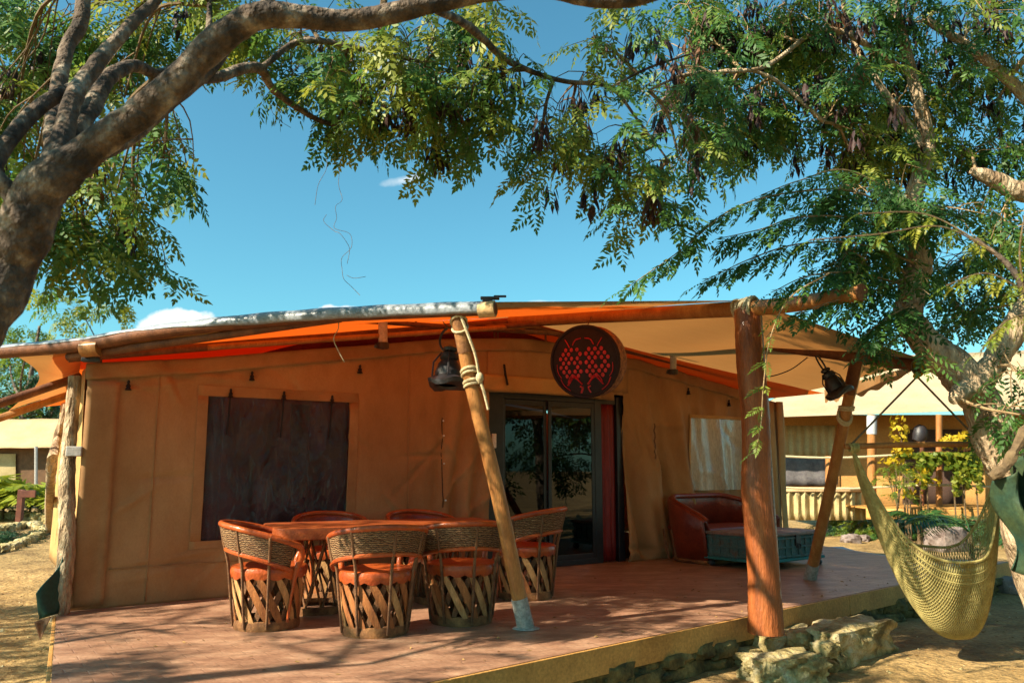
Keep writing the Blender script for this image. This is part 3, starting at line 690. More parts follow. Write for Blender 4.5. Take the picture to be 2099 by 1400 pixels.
# props and pillar
pb, pt = G(1078, 1288), W(936, 640, 6.36)
pr = thing('prop_pole', pb, 'slanting peeled log prop with white rope lashing beside the dining chairs', 'pole', 'slanting awning props')
pole('shaft', [pb+(pt-pb)*.06, pb*.6+pt*.4+(.012, 0, 0), pb*.25+pt*.75+(-.008, 0, 0), pt], [.062, .06, .056, .05], 'pole_wood', pr, 14, .025, 12)
m = MB(); ax = (pt-pb); m.tube([pb+(0, 0, .004), pb+ax*.05, pb+ax*.095], [.07, .067, .066], 14, jitter=.02); m.lathe([(.11, .003), (.09, .012), (.06, .02)], 12, tuple(pb)); m.build('cement_sleeve', 'cement', pr)
m = MB(); m.tube([pb+ax*.87, pb+ax*.94, pb+ax*1.0], [.060, .059, .058], 14, jitter=.02); m.build('top_sleeve', 'leather_pale', pr)
def ring(c, axis, r, th, n=20, wob=.0):
    axis = axis/np.linalg.norm(axis); u_ = np.cross(axis, (0, 1, .2)); u_ /= np.linalg.norm(u_); w_ = np.cross(axis, u_)
    return [c+(u_*math.cos(t)+w_*math.sin(t))*r+axis*wob*math.sin(t) for t in np.linspace(0, 2*math.pi, n)]
m = MB()
for f, w_ in ((.80, .03), (.812, .03), (.765, .02), (.777, .02)): m.tube(ring(pb+ax*f, ax, .066, .012, wob=w_), .012, 6)
q = pb+ax*.79+np.array([.07, -.045, 0])
m.tube(smooth_path([pt+(.01, -.06, .03), pb+ax*.93+np.array([.05, -.06, 0]), pb+ax*.86+np.array([.075, -.05, 0]), q, pb+ax*.74+np.array([.085, -.05, -.02]), pb+ax*.70+np.array([.09, -.04, -.03])], 5), .013, 6)
m.lathe([(.01, .04), (.03, .02), (.034, -.02), (.012, -.05)], 8, tuple(q))
m.tube(ring(pb+ax*.97, ax, .063, .01, wob=.04), .011, 6); m.tube(ring(pb+ax*.95, ax, .063, .01, wob=-.04), .011, 6)
m.build('rope', 'rope', pr)
pb2, pt2 = G(1660, 1187), W(1757, 733, 7.95)
pr2 = thing('prop_pole', pb2, 'slanting log prop carrying the awning corner between chest and hammock', 'pole', 'slanting awning props')
ax2 = pt2-pb2
pole('shaft', [pb2+ax2*.05, pb2*.5+pt2*.5+(.01, 0, 0), pt2], [.062, .058, .055], 'pole_wood', pr2, 12, .03, 10)
m = MB(); m.tube([pb2+(0, 0, .004), pb2+ax2*.08], [.072, .068], 12); m.build('cement_sleeve', 'cement', pr2)
m = MB(); m.tube([pb2+ax2*.86, pb2+ax2*1.0], [.064, .062], 12); m.build('top_sleeve', 'pole_dark', pr2)
m = MB()
for f, w_ in ((.80, .03), (.79, .03), (.765, -.05), (.755, -.05)): m.tube(ring(pb2+ax2*f, ax2, .068, .012, wob=w_), .014, 6)
m.tube([pt2+(.05, -.05, 0), pb2+ax2*.88+np.array([.04, -.06, 0]), pb2+ax2*.8+np.array([.03, -.065, 0])], .008, 5)
m.build('rope', 'rope', pr2)
pc = G(1567, 1284, -.04); pcx = thing('log_pillar', pc, 'thick red brown log pillar standing on stones in front of the deck', 'pillar')
pole('shaft', [pc+(.01, 0, -.05), pc+(.012, 0, .5), pc+(-.014, 0, 1.1), pc+(.008, 0, 1.7), pc+(-.02, 0, 2.2), np.array([Cp[0]-.0, Cp[1], Cp[2]-.05])], [.146, .128, .126, .118, .121, .112, .11], 'pillar_wood', pcx, 26, .03, 12)
m = MB(); m.tube([pc+(.128, -.06, .1), np.array([Cp[0]+.112, Cp[1]-.05, Cp[2]-.1])], .008, 6); m.build('conduit', 'grey_pipe', pcx)

# ================================================================ furniture
def rim_h(t):                       # t = angle from the middle of the back, radians
    a = abs(t)/R(118); return .815-.15*a*a
def make_equipal(name, label):
    root = thing(name, (0, 0, 0), label, 'chair', 'barrel chairs round the dining table')
    def pol(t, r, z): return np.array([r*math.sin(t), -r*math.cos(t), z])       # back is towards -Y
    m = MB(); m.lathe([(.215, .0), (.255, .0), (.260, .03), (.252, .072), (.236, .075), (.226, .03)], 28, close=False); m.build('base_ring', 'leather_pale', root, local=True)
    def slat(r0, r1, lean, w):
        mb = MB(); n = 7; V = []; F = []
        for i in range(n+1):
            f = i/n; z = .05+(.40-.05)*f; t = lean*(f-.5); r = r0+(r1-r0)*f; ww = w*(.55+.45*min(1, f*5, (1-f)*7+.3))
            for sgn in (-1, 1):
                for dr in (-.004, .004):
                    V.append(pol(t+sgn*ww/2/r, r+dr, z))
        for i in range(n):
            a, b = i*4, i*4+4
            F += [(a+1, a+3, b+3, b+1), (a+2, a, b, b+2), (a, a+1, b+1, b), (a+3, a+2, b+2, b+3)]
        F += [(0, 2, 3, 1), (n*4, n*4+1, n*4+3, n*4+2)]
        mb.quads(V, F); return mb
    N = 15
    o1 = slat(.247, .287, -.66, .066).build('slat', 'cedar', root, local=True)
    o1b = slat(.247, .287, -.66, .058).build('slat', 'cedar_pale', root, local=True); o1b.rotation_euler.z = 2*math.pi/N
    o2 = slat(.225, .262, .58, .05).build('slat', 'stick', root, local=True); o2.rotation_euler.z = .2
    for k in range(2, N):
        c = (o1 if random.random() < .6 else o1b).copy(); col.objects.link(c); c.rotation_euler.z = 2*math.pi*k/N+random.uniform(-.08, .08); c.rotation_euler.x = random.uniform(-.02, .02)
    for k in range(1, N):
        c = o2.copy(); col.objects.link(c); c.rotation_euler.z = .2+2*math.pi*k/N+random.uniform(-.05, .05)
    m = MB(); sc = lambda i, a: (-.016*abs(math.sin(a*N/2)) if i in (0, 8) else 0)
    m.lathe([(.292, .405), (.303, .43), (.304, .455), (.296, .475), (.275, .484), (.2, .474), (.1, .466), (.004, .464)][:8], 60, wob=lambda i, a: (-.02*abs(math.sin(a*N/2)) if i == 0 else 0), close=False)
    m.build('seat', 'leather', root, local=True)
    TH = [R(-118)+R(236)*i/40 for i in range(41)]
    rt_ = lambda t: .375+.012*math.cos(t); rb_ = lambda t: .335
    zb_ = lambda t: rim_h(t)-.195-.0*abs(t)
    m = MB(); m.grid(lambda u, v: pol(R(-117)+R(234)*u, rb_(0)+(rt_(R(-117)+R(234)*u)-rb_(0))*v+.008+.006*math.sin(v*math.pi), zb_(R(-117)+R(234)*u)+.195*v), 48, 8)
    bk = m.build('backrest', 'woven', root, local=True, thick=.006)
    m = MB(); m.grid(lambda u, v: pol(R(-117)+R(234)*u, rb_(0)+(rt_(R(-117)+R(234)*u)-rb_(0))*v-.006, zb_(R(-117)+R(234)*u)+.195*v), 40, 4); m.build('lining', 'leather_dark', bk, local=True, thick=.004)
    def armend(sg):
        t = R(118)*sg
        return [pol(t, rt_(t), rim_h(t)), pol(t*1.09, .375, rim_h(t)-.03), pol(t*1.13, .355, rim_h(t)-.11), pol(t*1.13, .325, .50), pol(t*1.11, .308, .42), pol(t*1.09, .282, .25), pol(t*1.07, .258, .06)]
    P_ = armend(-1)[::-1]+[pol(t, rt_(t), rim_h(t)) for t in TH[2:-2:3]]+armend(1)
    P_ = smooth_path(P_, 3); rad = []
    for p in P_: rad.append(.024 if p[2] > .47 else .011+.013*max(0, (p[2]-.3)/.17) if p[2] > .3 else .011)
    m = MB(); m.tube(P_, rad, 10); m.build('rim', 'leather', root, local=True)
    m = MB(); m.tube([pol(t, rb_(t)+.006, zb_(t)-.004) for t in TH], .019, 8); m.build('lower_rim', 'leather', root, local=True)
    for t in (-84, -42, 8, 50, 90):
        t = R(t); m = MB(); m.tube(smooth_path([pol(t, .262, .02), pol(t, .296, .3), pol(t, .318, .5), pol(t, .352, zb_(t)+.01), pol(t, .392, rim_h(t)-.005)], 3), [.011]*4+[.0125]*9, 7, jitter=.06); m.build('post', 'stick', root, local=True)
    return root
chairs = [((-1.97, 6.74), -74, 'orange leather barrel chair at the left end, its back turned to the left'),
          ((-1.06, 6.50), 22, 'orange leather barrel chair nearest the camera, in front of the table'),
          ((-.42, 6.95), 14, 'orange leather barrel chair just left of the slanting prop'),
          ((.13, 8.22), 66, 'orange leather barrel chair at the right table end beside the glass door'),
          ((-1.82, 8.30), 205, 'barrel chair behind the table under the dark window'),
          ((-.93, 8.62), 212, 'barrel chair behind the table against the plain canvas')]
for i, ((x, y), a, lab) in enumerate(chairs):
    o = make_equipal('barrel_chair', lab)
    o.location = (x, y, .001); o.rotation_euler = (0, 0, R(a)); o['label'] = lab
    o.scale = (1.04, 1.04, 1.05) if i == 3 else (.98, .98, .97) if i > 3 else (1, 1, 1)
# dining table
tc_ = np.array([-1.2, 7.75]); tb = thing('dining_table', (*tc_, 0), 'long orange leather topped dining table with lattice legs', 'table', rz=R(25))
def rrect(lx, ly, r, n=8):
    out = []
    for cx, cy, a0 in ((lx-r, ly-r, 0), (-lx+r, ly-r, 90), (-lx+r, -ly+r, 180), (lx-r, -ly+r, 270)):
        out += [(cx+r*math.cos(R(a0+90*i/n)), cy+r*math.sin(R(a0+90*i/n))) for i in range(n+1)]
    return out
m = MB(); base = rrect(1.06, .42, .13)
lay = [(.985, .645), (1.0, .652), (1.0, .735), (.996, .746), (.985, .75)]
V = []; n_ = len(base)
for f, z in lay: V += [(x*(1-(1-f)*.42/abs(1.06)) if True else x, y*(1-(1-f)), z) for x, y in base]
F = [(i*n_+j, i*n_+(j+1) % n_, (i+1)*n_+(j+1) % n_, (i+1)*n_+j) for i in range(len(lay)-1) for j in range(n_)]+[tuple(range(n_-1, -1, -1)), tuple((len(lay)-1)*n_+j for j in range(n_))]
m.quads(V, F); m.build('tabletop', 'leather_table', tb, local=True)
for sx in (-.62, .62):
    ped = MB(); ped.lathe([(.26, .0), (.30, .0), (.30, .06), (.27, .065), (.26, .03)], 24, (sx, 0, 0), close=False); po = ped.build('pedestal', 'leather_pale', tb, local=True)
    for k in range(12):
        for lean, r in ((.55, .28), (-.55, .262)):
            a = 2*math.pi*k/12; mb = MB()
            mb.tube([(sx+r*math.cos(a), r*math.sin(a), .04), (sx+r*1.02*math.cos(a+lean/2), r*1.02*math.sin(a+lean/2), .34), (sx+r*1.05*math.cos(a+lean), r*1.05*math.sin(a+lean), .63)], .017, 6, sq=.6)
            mb.build('pedestal_slat', random.choice(['stick', 'cedar', 'stick']), po, local=True)
# two-seat leather sofa
s0 = 7.28; sc_ = wp(s0+.73, 0, .52); sofa = thing('barrel_sofa', sc_, 'low brown leather two seat sofa with curved back under the silvery window', 'sofa', rz=WROT)
LX, LY = .72, .40
def sofa_path(n=60):
    """U-shaped plan: right arm, back, left arm (front is -Y)."""
    pts = [(LX, -LY), (LX, .0), (LX-.06, LY-.16), (LX-.26, LY), (0, LY+.02), (-LX+.26, LY), (-LX+.06, LY-.16), (-LX, 0), (-LX, -LY)]
    return smooth_path([(x, y, 0) for x, y in pts], 6)
SP = sofa_path(); nS = len(SP)
def sofa_h(i): y = SP[i][1]; f = min(1, max(0, (y+LY)/(2*LY))); return .56+.30*(f**.8)
m = MB(); V = []; F = []
for i in range(nS):
    p = SP[i]; q = SP[min(i+1, nS-1)]-SP[max(i-1, 0)]; nrm = np.array([q[1], -q[0], 0]); nrm /= np.linalg.norm(nrm)
    for z, o in ((.0, .0), (.3, .03), (sofa_h(i)-.03, .07), (sofa_h(i), .055), (sofa_h(i)-.01, .02), (.42, -.05)):
        V.append((p[0]+nrm[0]*o, p[1]+nrm[1]*o, z))
for i in range(nS-1):
    for j in range(5): F.append((i*6+j, i*6+j+1, (i+1)*6+j+1, (i+1)*6+j))
m.quads(V, F); m.build('backrest', 'leather_dark', sofa, local=True, thick=.02)
m = MB(); m.tube([np.array([SP[i][0], SP[i][1], sofa_h(i)]) + 0 for i in range(nS)], .035, 10); m.build('rim', 'leather_dark', sofa, local=True)
m = MB(); m.grid(lambda u, v: (-LX+.03+(2*LX-.06)*u, -LY-.02+(2*LY-.04)*v, .44+.025*math.sin(math.pi*u)*math.sin(math.pi*v)-.12*max(0, .06-v)/.06), 24, 16); m.build('seat', 'leather_dark', sofa, local=True, thick=.05)
for sx in (-1, 1):
    for k in range(6):
        m = MB(); x = sx*(LX-.03-.0*k); m.tube([(sx*(LX-.015), -LY+.03+k*.14, .02), (sx*(LX), -LY+.10+k*.14, .42)], .02, 6, sq=.5); m.build('slat', 'stick', sofa, local=True)
for k in range(15):
    m = MB(); x = -LX+.08+k*(2*LX-.16)/14; m.tube([(x, -LY+.01, .03), (x+.09*(-1)**k, -LY+.0, .41)], .02, 6, sq=.5); m.build('slat', 'stick', sofa, local=True)
m = MB(); m.tube([(-LX, -LY, .03)]+[(p[0], p[1], .03) for p in SP[::-1][1:-1]]+[(LX, -LY, .03), (-LX, -LY, .03)], .03, 6); m.build('base_ring', 'leather_pale', sofa, local=True)
# carved blue-green chest used as a low table
ck = thing('painted_chest', (3.33, 10.92, 0), 'distressed blue green wooden chest on ball feet used as a low table', 'chest', rz=R(37))
cx, cy = .64, .42
m = MB(); m.box((0, 0, .255), (2*cx, 2*cy, .29), taper=1.0); body = m.build('body', 'chest_paint', ck, local=True, smooth=False, bevel=.006)
m = MB(); m.box((0, 0, .42), (2*cx+.06, 2*cy+.06, .032)); m.build('lid', 'chest_top', ck, local=True, smooth=False, bevel=.008)
for i in range(5):
    m = MB(); m.box((0, -cy-.02+.0+(i+.5)*(2*cy+.04)/5, .439), (2*cx+.05, (2*cy+.04)/5-.006, .008)); m.build('top_plank', 'chest_top', ck, local=True, smooth=False, bevel=.002)
m = MB(); m.box((0, 0, .105), (2*cx+.07, 2*cy+.07, .035)); m.build('plinth', 'chest_teal', ck, local=True, smooth=False, bevel=.01)
for sx in (-1, 1):
    for sy in (-1, 1):
        m = MB(); m.lathe([(.02, 0), (.04, .004), (.052, .03), (.05, .05), (.034, .068), (.045, .08), (.045, .088)], 14, (sx*(cx-.03), sy*(cy-.03), 0)); m.build('foot', 'black_metal', ck, local=True)
for i in range(9):
    for face in range(2):
        m = MB()
        if face == 0: m.box((-cx+.075+i*(2*cx-.15)/8, -cy-.008, .255), (.022 if i % 4 else .06, .02, .27))
        else:
            if i > 5: continue
            m.box((-cx-.008, -cy+.07+i*(2*cy-.14)/5, .255), (.02, .022 if i % 5 else .055, .27))
        m.build('carved_rib', 'chest_paint', body, local=True, smooth=False, bevel=.005)
for z in (.15, .26, .37):
    m = MB(); m.box((0, -cy-.014, z), (2*cx, .022, .022)); m.build('rail', 'chest_paint', body, local=True, smooth=False, bevel=.004)
    m = MB(); m.box((-cx-.014, 0, z), (.022, 2*cy, .022)); m.build('rail', 'chest_paint', body, local=True, smooth=False, bevel=.004)
m = MB(); m.box((.1, -cy-.022, .33), (.10, .03, .16)); m.tube([(.1+.03*math.cos(t), -cy-.045, .27+.035*math.sin(t)) for t in np.linspace(0, 6.28, 14)], .007, 6); m.build('hasp', 'black_metal', ck, local=True, smooth=False, bevel=.004)
# pale armchair inside, behind the glass
ai = wp(6.02, .0, -1.05); arm = thing('inside_armchair', ai+(0, 0, .015), 'pale armchair standing indoors behind the right door pane', 'chair', rz=WROT)
m = MB(); m.box((0, 0, .22), (.8, .75, .36)); m.build('seat', 'cushion', arm, local=True, smooth=False, bevel=.05)
m = MB(); m.box((0, .33, .62), (.8, .18, .6)); m.build('backrest', 'cushion', arm, local=True, smooth=False, bevel=.06)
for sx in (-1, 1):
    m = MB(); m.box((sx*.41, 0, .36), (.14, .75, .5)); m.build('armrest', 'cushion', arm, local=True, smooth=False, bevel=.05)

# round pierced lamp hanging from the ridge pole
lc = W(1207, 741, 8.35); lamp = thing('round_lamp', lc, 'round dark drum lamp with red inlay hanging from the ridge pole', 'lamp')
fn_ = np.array([-.40, -.90, -.12]); fn_ /= np.linalg.norm(fn_)               # the way the face looks
fx = np.cross(fn_, (0, 0, 1)); fx /= np.linalg.norm(fx); fz = np.cross(fx, fn_)
if fx[0] < 0: fx = -fx
LR = .365
def lp(a, b, o): return lc+fx*a+fz*b+fn_*(o+(.055*max(0, 1-(a*a+b*b)/LR**2) if o > .1205 else 0))
m = MB(); V = []; F = []; n_ = 40
prof = [(LR*.98, .12), (LR, .10), (LR*1.03, .0), (LR*1.03, -.13), (LR*.92, -.2), (.02, -.21)]
for r_, o in prof:
    for j in range(n_): V.append(lp(r_*math.cos(2*math.pi*j/n_), r_*math.sin(2*math.pi*j/n_), o))
F = [(i*n_+j, i*n_+(j+1) % n_, (i+1)*n_+(j+1) % n_, (i+1)*n_+j) for i in range(len(prof)-1) for j in range(n_)]
m.quads(V, F); m.build('drum', 'lamp_side', lamp)
m = MB(); V = [lp(0, 0, .123)]; n_ = 40
for r_ in (LR*.2, LR*.4, LR*.6, LR*.8, LR*1.0):
    for j in range(n_): V.append(lp(r_*math.cos(2*math.pi*j/n_), r_*math.sin(2*math.pi*j/n_), .123))
F = [(0, 1+j, 1+(j+1) % n_) for j in range(n_)]+[(1+q*n_+j, 1+(q+1)*n_+j, 1+(q+1)*n_+(j+1) % n_, 1+q*n_+(j+1) % n_) for q in range(4) for j in range(n_)]
m.quads(V, F); face = m.build('face', 'lamp_black', lamp)
m = MB(); m.tube([lp(LR*math.cos(t), LR*math.sin(t), .127) for t in np.linspace(0, 2*math.pi, 41)], .017, 6); m.build('face_rim', 'lamp_black', lamp)
def dot(a, b, r_):
    mm = MB(); k = 8; mm.quads([lp(a+r_*math.cos(6.283*j/k), b+r_*math.sin(6.283*j/k)*1.2, .126) for j in range(k)]+[lp(a+.7*r_*math.cos(6.283*j/k), b+.7*r_*math.sin(6.283*j/k)*1.2, .133) for j in range(k)],
        [(j, (j+1) % k, k+(j+1) % k, k+j) for j in range(k)]+[tuple(range(k, 2*k))]); mm.build('inlay_dot', 'lamp_red', face)
for row in range(7):
    for c_ in range(-4, 5):
        a = (c_+(row % 2)*.5)*.064; b = .125-row*.045
        if a*a+b*b < (LR*.78)**2 and abs(a) > .012 and random.random() < .93: dot(a, b, .0195)
def arc(pts, r_=.0125):
    mm = MB(); mm.tube(smooth_path([lp(a, b, .127) for a, b in pts], 6), r_, 6, sq=.5); mm.build('inlay_arc', 'lamp_red', face)
for sg in (-1, 1):
    arc([(sg*.02, .24), (sg*.08, .225), (sg*.115, .17)]); arc([(sg*.20, .235), (sg*.165, .18), (sg*.15, .15)], .010)
    arc([(sg*.03, -.235), (sg*.09, -.17), (sg*.13, -.165), (sg*.19, -.24)], .017); arc([(sg*.04, -.225), (sg*.10, -.145), (sg*.15, -.15), (sg*.185, -.21)], .011)
    arc([(sg*.05, -.32), (sg*.03, -.27), (sg*.055, -.25)], .013); arc([(sg*.27, -.17), (sg*.235, -.24), (sg*.17, -.295)], .009); arc([(sg*.30, -.02), (sg*.295, -.10), (sg*.26, -.16)], .008)
m = MB(); tipw = W(1212, 650, 8.45); m.tube([lp(0, LR, 0), tipw], .006, 5); m.build('chain', 'black_metal', lamp)
# two black metal lanterns
def lantern(c, top, axis, label, sc=1.0, rz=0):
    axis = np.array(axis, float); axis /= np.linalg.norm(axis)
    ln = thing('metal_lantern', c, label, 'lantern', 'black metal lanterns hung under the awning')
    q = Vector(axis).to_track_quat('Z', 'Y').to_matrix()
    def T(mb): mb.v = [tuple(np.array(c)+np.array(q @ Vector(p))*sc) for p in mb.v]; return mb
    m = MB(); m.lathe([(.03, .115), (.055, .10), (.06, .07), (.048, .06), (.07, .03), (.085, -.03), (.082, -.06)], 14); T(m).build('body', 'black_metal', ln)
    m = MB(); m.lathe([(.082, -.05), (.125, -.085), (.118, -.11), (.085, -.115), (.06, -.10)], 14, wob=lambda i, a: .018*math.sin(a*3) if i in (1, 2) else 0, close=False); T(m).build('skirt', 'black_metal', ln, thick=.006)
    m = MB(); m.lathe([(.02, .155), (.045, .14), (.04, .12), (.025, .115)], 12); T(m).build('cap', 'black_metal', ln)
    m = MB(); m.tube([(.075*math.sin(t), 0, .20+.085*-math.cos(t)) for t in np.linspace(-2.75, 2.75, 20)], .008, 6); T(m).build('ring_handle', 'black_metal', ln)
    for k in range(4):
        m = MB(); a = k*math.pi/2+.4; m.tube([(.05*math.cos(a), .05*math.sin(a), .11), (.098*math.cos(a), .098*math.sin(a), .04), (.1*math.cos(a), .1*math.sin(a), -.08)], .006, 5); T(m).build('guard_wire', 'black_metal', ln)
    hd = np.array(c)+axis*.27*sc
    m = MB(); m.tube([hd, (hd+np.array(top))/2+(.0, 0, -.01), top], .005, 5); m.build('hanging_wire', 'dark_rope', ln)
    return ln
lantern(W(919, 757, 6.75), W(908, 660, 6.85), (.05, .15, 1), 'black metal lantern hanging left of the roped slanting prop', 1.32)
lantern(W(1709, 786, 7.9), W(1678, 728, 8.05), (-.52, .1, 1), 'black metal lantern hanging tilted beside the right prop', 1.12)
m = MB(); m.tube(smooth_path([W(1655, 733, 8.2), W(1620, 758, 8.1), W(1575, 772, 8.0), W(1530, 768, 7.9)], 5), .006, 5)
tag(m.build('power_cable', 'black_strap'), 'thin black cable sagging from the dark beam to the log pillar', 'cable')
m = MB(); m.tube(smooth_path([W(692, 640, 6.75), W(694, 672, 6.76), W(684, 694, 6.75), W(694, 720, 6.76), W(706, 742, 6.75)], 5), .0045, 5)
tag(m.build('dangling_cord', 'rope'), 'thin pale cord dangling from the awning edge above the window', 'cord')

# ================================================================ hammock
hy = 7.12
sl, sr = W(1731, 915, hy), W(2022, 910, hy)
hm = thing('net_hammock', (sl[0]*.5+sr[0]*.5, hy, GZ), 'yellow green net hammock chair hanging from a wooden bar by the tree', 'hammock')
pole('spreader_bar', [sl, (sl+sr)/2+(0, 0, .006), sr], [.024, .027, .024], 'pole_wood', hm, 10)
hk = W(1880, 772, hy)
gl, gr = W(1750, 918, hy-.01), W(2012, 915, hy-.01)
m = MB(); m.tube([hk, gl+(-.02, 0, .03)], .009, 6); m.tube([hk, gr+(.0, 0, .03)], .009, 6); m.tube([hk, hk+(.0, 0, .04), Dp+(-.12, 0, -.05)], .011, 6)
for i in range(3): m.tube(ring(Dp+(-.12+.018*i, .0, -.0), np.array([1, .1, .1]), .062, .01), .010, 6)
m.build('suspension_rope', 'dark_rope', hm)
m = MB(); m.tube(ring(Dp+(-.10, .0, -.01), np.array([1, .1, .1]), .066, .01), .012, 6); m.tube([hk+(-.02, -.02, .0), hk+(.02, .02, .03)], .03, 6); m.build('yellow_tie', 'flower_yellow', hm)
m = MB()
for i in range(4): m.tube(ring(gl+(-.03+.02*i, 0, 0), np.array([1, .0, .1*(-1)**i]), .034, .01), .011, 6)
m.build('knot', 'hammock', hm); m = MB()
for i in range(4): m.tube(ring(gr+(-.03+.02*i, 0, 0), np.array([1, .0, .1*(-1)**i]), .034, .01), .011, 6)
m.build('knot', 'hammock', hm)
g0, g1 = gl+np.array([0, 0, -.03]), W(2046, 965, hy)
zr, zbm = W(1930, 1146, hy)[2], W(1945, 1312, hy)[2]
def ham(u, v):
    """u along from gather to gather, v across from the near rim under the belly to the far rim."""
    u0 = .64; e_ = (u0-u)/u0 if u < u0 else (u-u0)/(1-u0); p = g0*(1-u)+g1*u
    top = g0[2]*(1-u)+g1[2]*u
    sr_ = (1-e_**3.0)*(top-zr); sb_ = (1-e_**(2.1 if u < u0 else 3.4))*(top-zbm); sb_ = max(sb_, sr_+.01*math.sin(math.pi*u))
    f = max(0, math.sin(math.pi*v)); env = math.sin(math.pi*u)
    z = p[2]-(sr_+(sb_-sr_)*f**.8)+(0 if v < .5 else .16*(v-.5)*env)
    y = hy+(v-.40)*.62*(env**.8+.02)
    return np.array([p[0], y+.015*math.sin(u*30+v*6)*env*(1-f), z])
NU, NV = 140, 64
V = []; idx = {}; F = []
for i in range(NU+1):
    for j in range(NV+1):
        if (i+j) % 2 == 0: idx[(i, j)] = len(V); V.append(ham(i/NU, j/NV))
for i in range(NU+1):
    for j in range(NV+1):
        if (i+j) % 2 == 1:
            k = [idx[q] for q in ((i-1, j), (i, j-1), (i+1, j), (i, j+1)) if q in idx]
            if len(k) >= 3: F.append(tuple(k))
m = MB(); m.quads(V, F); net = m.build('net', 'hammock', hm)
wf = net.modifiers.new('cords', 'WIREFRAME'); wf.thickness = .0112; wf.use_even_offset = False; wf.use_boundary = True
for vv in (0, .03, .06, 1.0):
    m = MB(); m.tube([ham(i/60, vv) for i in range(61)], .012 if vv in (0, 1.0) else .007, 6); m.build('edge_cord', 'hammock', hm)
for vv in (.1, .17, .25, .8, .9):
    m = MB(); m.tube([ham(i/80, vv)+np.array([0, -.004, 0]) for i in range(0, 22)], [.011-.007*i/21 for i in range(22)], 5); m.build('end_cord', 'hammock', hm)
    m = MB(); m.tube([ham(1-i/80, vv)+np.array([0, -.004, 0]) for i in range(0, 18)], [.011-.007*i/17 for i in range(18)], 5); m.build('end_cord', 'hammock', hm)

# ================================================================ stones by the pillar
st = [((1600, 1318), (.72, .46, .24), 'stone', .55, 3, 'rough pale limestone slab under the log pillar', .18),
      ((1735, 1312), (1.06, .42, .30), 'stone', .72, 11, 'long squared mossy limestone block right of the pillar', .25),
      ((1606, 1368), (.62, .34, .20), 'stone', .35, 21, 'low broken limestone step stone nearest the camera', .18)]
for (u, v), size, mt, rz, seed, lab, sqq in st:
    c = G(u, v, GZ+size[2]*.45)
    o = rock('stone_block', (0, 0, 0), size, mt, None, rz, seed, .13, 12, sqq); o.location = (c[0], c[1], c[2]); tag(o, lab, 'stone', 'limestone blocks by the pillar')
for i, (u, v, s_) in enumerate(((1545, 1298, .2), (1640, 1306, .17), (1690, 1330, .14), (1530, 1345, .18), (1655, 1362, .12), (1700, 1365, .10))):
    c = G(u, v, GZ+.06 if v > 1340 else -.17)
    o = rock('loose_stone', (0, 0, 0), (s_*1.5, s_*1.1, s_*.8), 'stone', None, i, 40+i, .2, 6, .6); o.location = tuple(c)
    tag(o, ['small pale stone left of the pillar foot', 'small pale stone right of the pillar foot', 'small stone between the two larger limestone blocks', 'mossy stone against the fascia left of the slab', 'small chip of limestone before the step stone', 'smallest stone lying in the dirt beside the long block'][i], 'stone', 'loose stones by the pillar')

# ================================================================ foliage
def rotm(yaw, pitch, roll):
    cy_, sy_, cp_, sp_, cr_, sr_ = math.cos(yaw), math.sin(yaw), math.cos(pitch), math.sin(pitch), math.cos(roll), math.sin(roll)
    Rz = np.array([[cy_, -sy_, 0], [sy_, cy_, 0], [0, 0, 1]]); Ry = np.array([[cp_, 0, sp_], [0, 1, 0], [-sp_, 0, cp_]]); Rx = np.array([[1, 0, 0], [0, cr_, -sr_], [0, sr_, cr_]])
    return Rz @ Ry @ Rx
def pinnate(nr, pairs, L, pl, pw, droop, fwd=.55):
    """One compound leaf along +X: (k,4,3) leaflet quads, slightly folded and unequal."""
    Q = []
    for i in range(pairs):
        f = (i+.8)/pairs; x = L*f; z = -droop*L*f*f
        s = math.sin(math.pi*(.18+.72*f))**.7
        for sg in (-1, 1):
            a = (1.25-fwd*f)+nr.uniform(-.15, .15); l = pl*s*nr.uniform(.85, 1.1); w = pw*nr.uniform(.8, 1.15)
            d = np.array([math.cos(a), sg*math.sin(a), -.28+nr.uniform(-.3, .15)]); d /= np.linalg.norm(d)
            p = np.cross(d, (0, 0, 1)); p /= np.linalg.norm(p); p = p+np.array([0, 0, nr.uniform(-.4, .4)])
            b = np.array([x, 0, z]); Q.append([b, b+d*l*.5+p*w/2, b+d*l, b+d*l*.55-p*w/2])
    b = np.array([L, 0, -droop*L]); Q.append([b, b+(pl*.4, pw/2, -.01), b+(pl*.8, 0, -.02), b+(pl*.4, -pw/2, -.01)])
    return np.array(Q)
def make_twigs(nr, nvar, TL, nleaf, leafL, pairs, pl, pw, hang=.6):
    out = []
    for k in range(nvar):
        Q = []
        for i in range(nleaf):
            f = (i+.5)/nleaf; base = np.array([TL*f, 0, -.35*TL*f*f])
            yaw = (1 if i % 2 else -1)*nr.uniform(.5, 1.25)*(1.1-f*.6); pitch = nr.uniform(.1, 1.1)*hang
            q = pinnate(nr, pairs, leafL*nr.uniform(.8, 1.15), pl, pw, nr.uniform(.1, .5))
            Q.append(q @ rotm(yaw, pitch, nr.uniform(-.6, .6)).T+base)
        out.append(Q)
    return out
nr = np.random.default_rng(3)
TW_FINE = make_twigs(nr, 9, .27, 6, .16, 5, .074, .0235)
TW_PLUME = make_twigs(nr, 5, .20, 5, .20, 8, .07, .019, .35)
TW_COARSE = make_twigs(nr, 5, .45, 8, .22, 4, .11, .042)
TW_FAR = make_twigs(nr, 4, .8, 8, .42, 3, .24, .10)
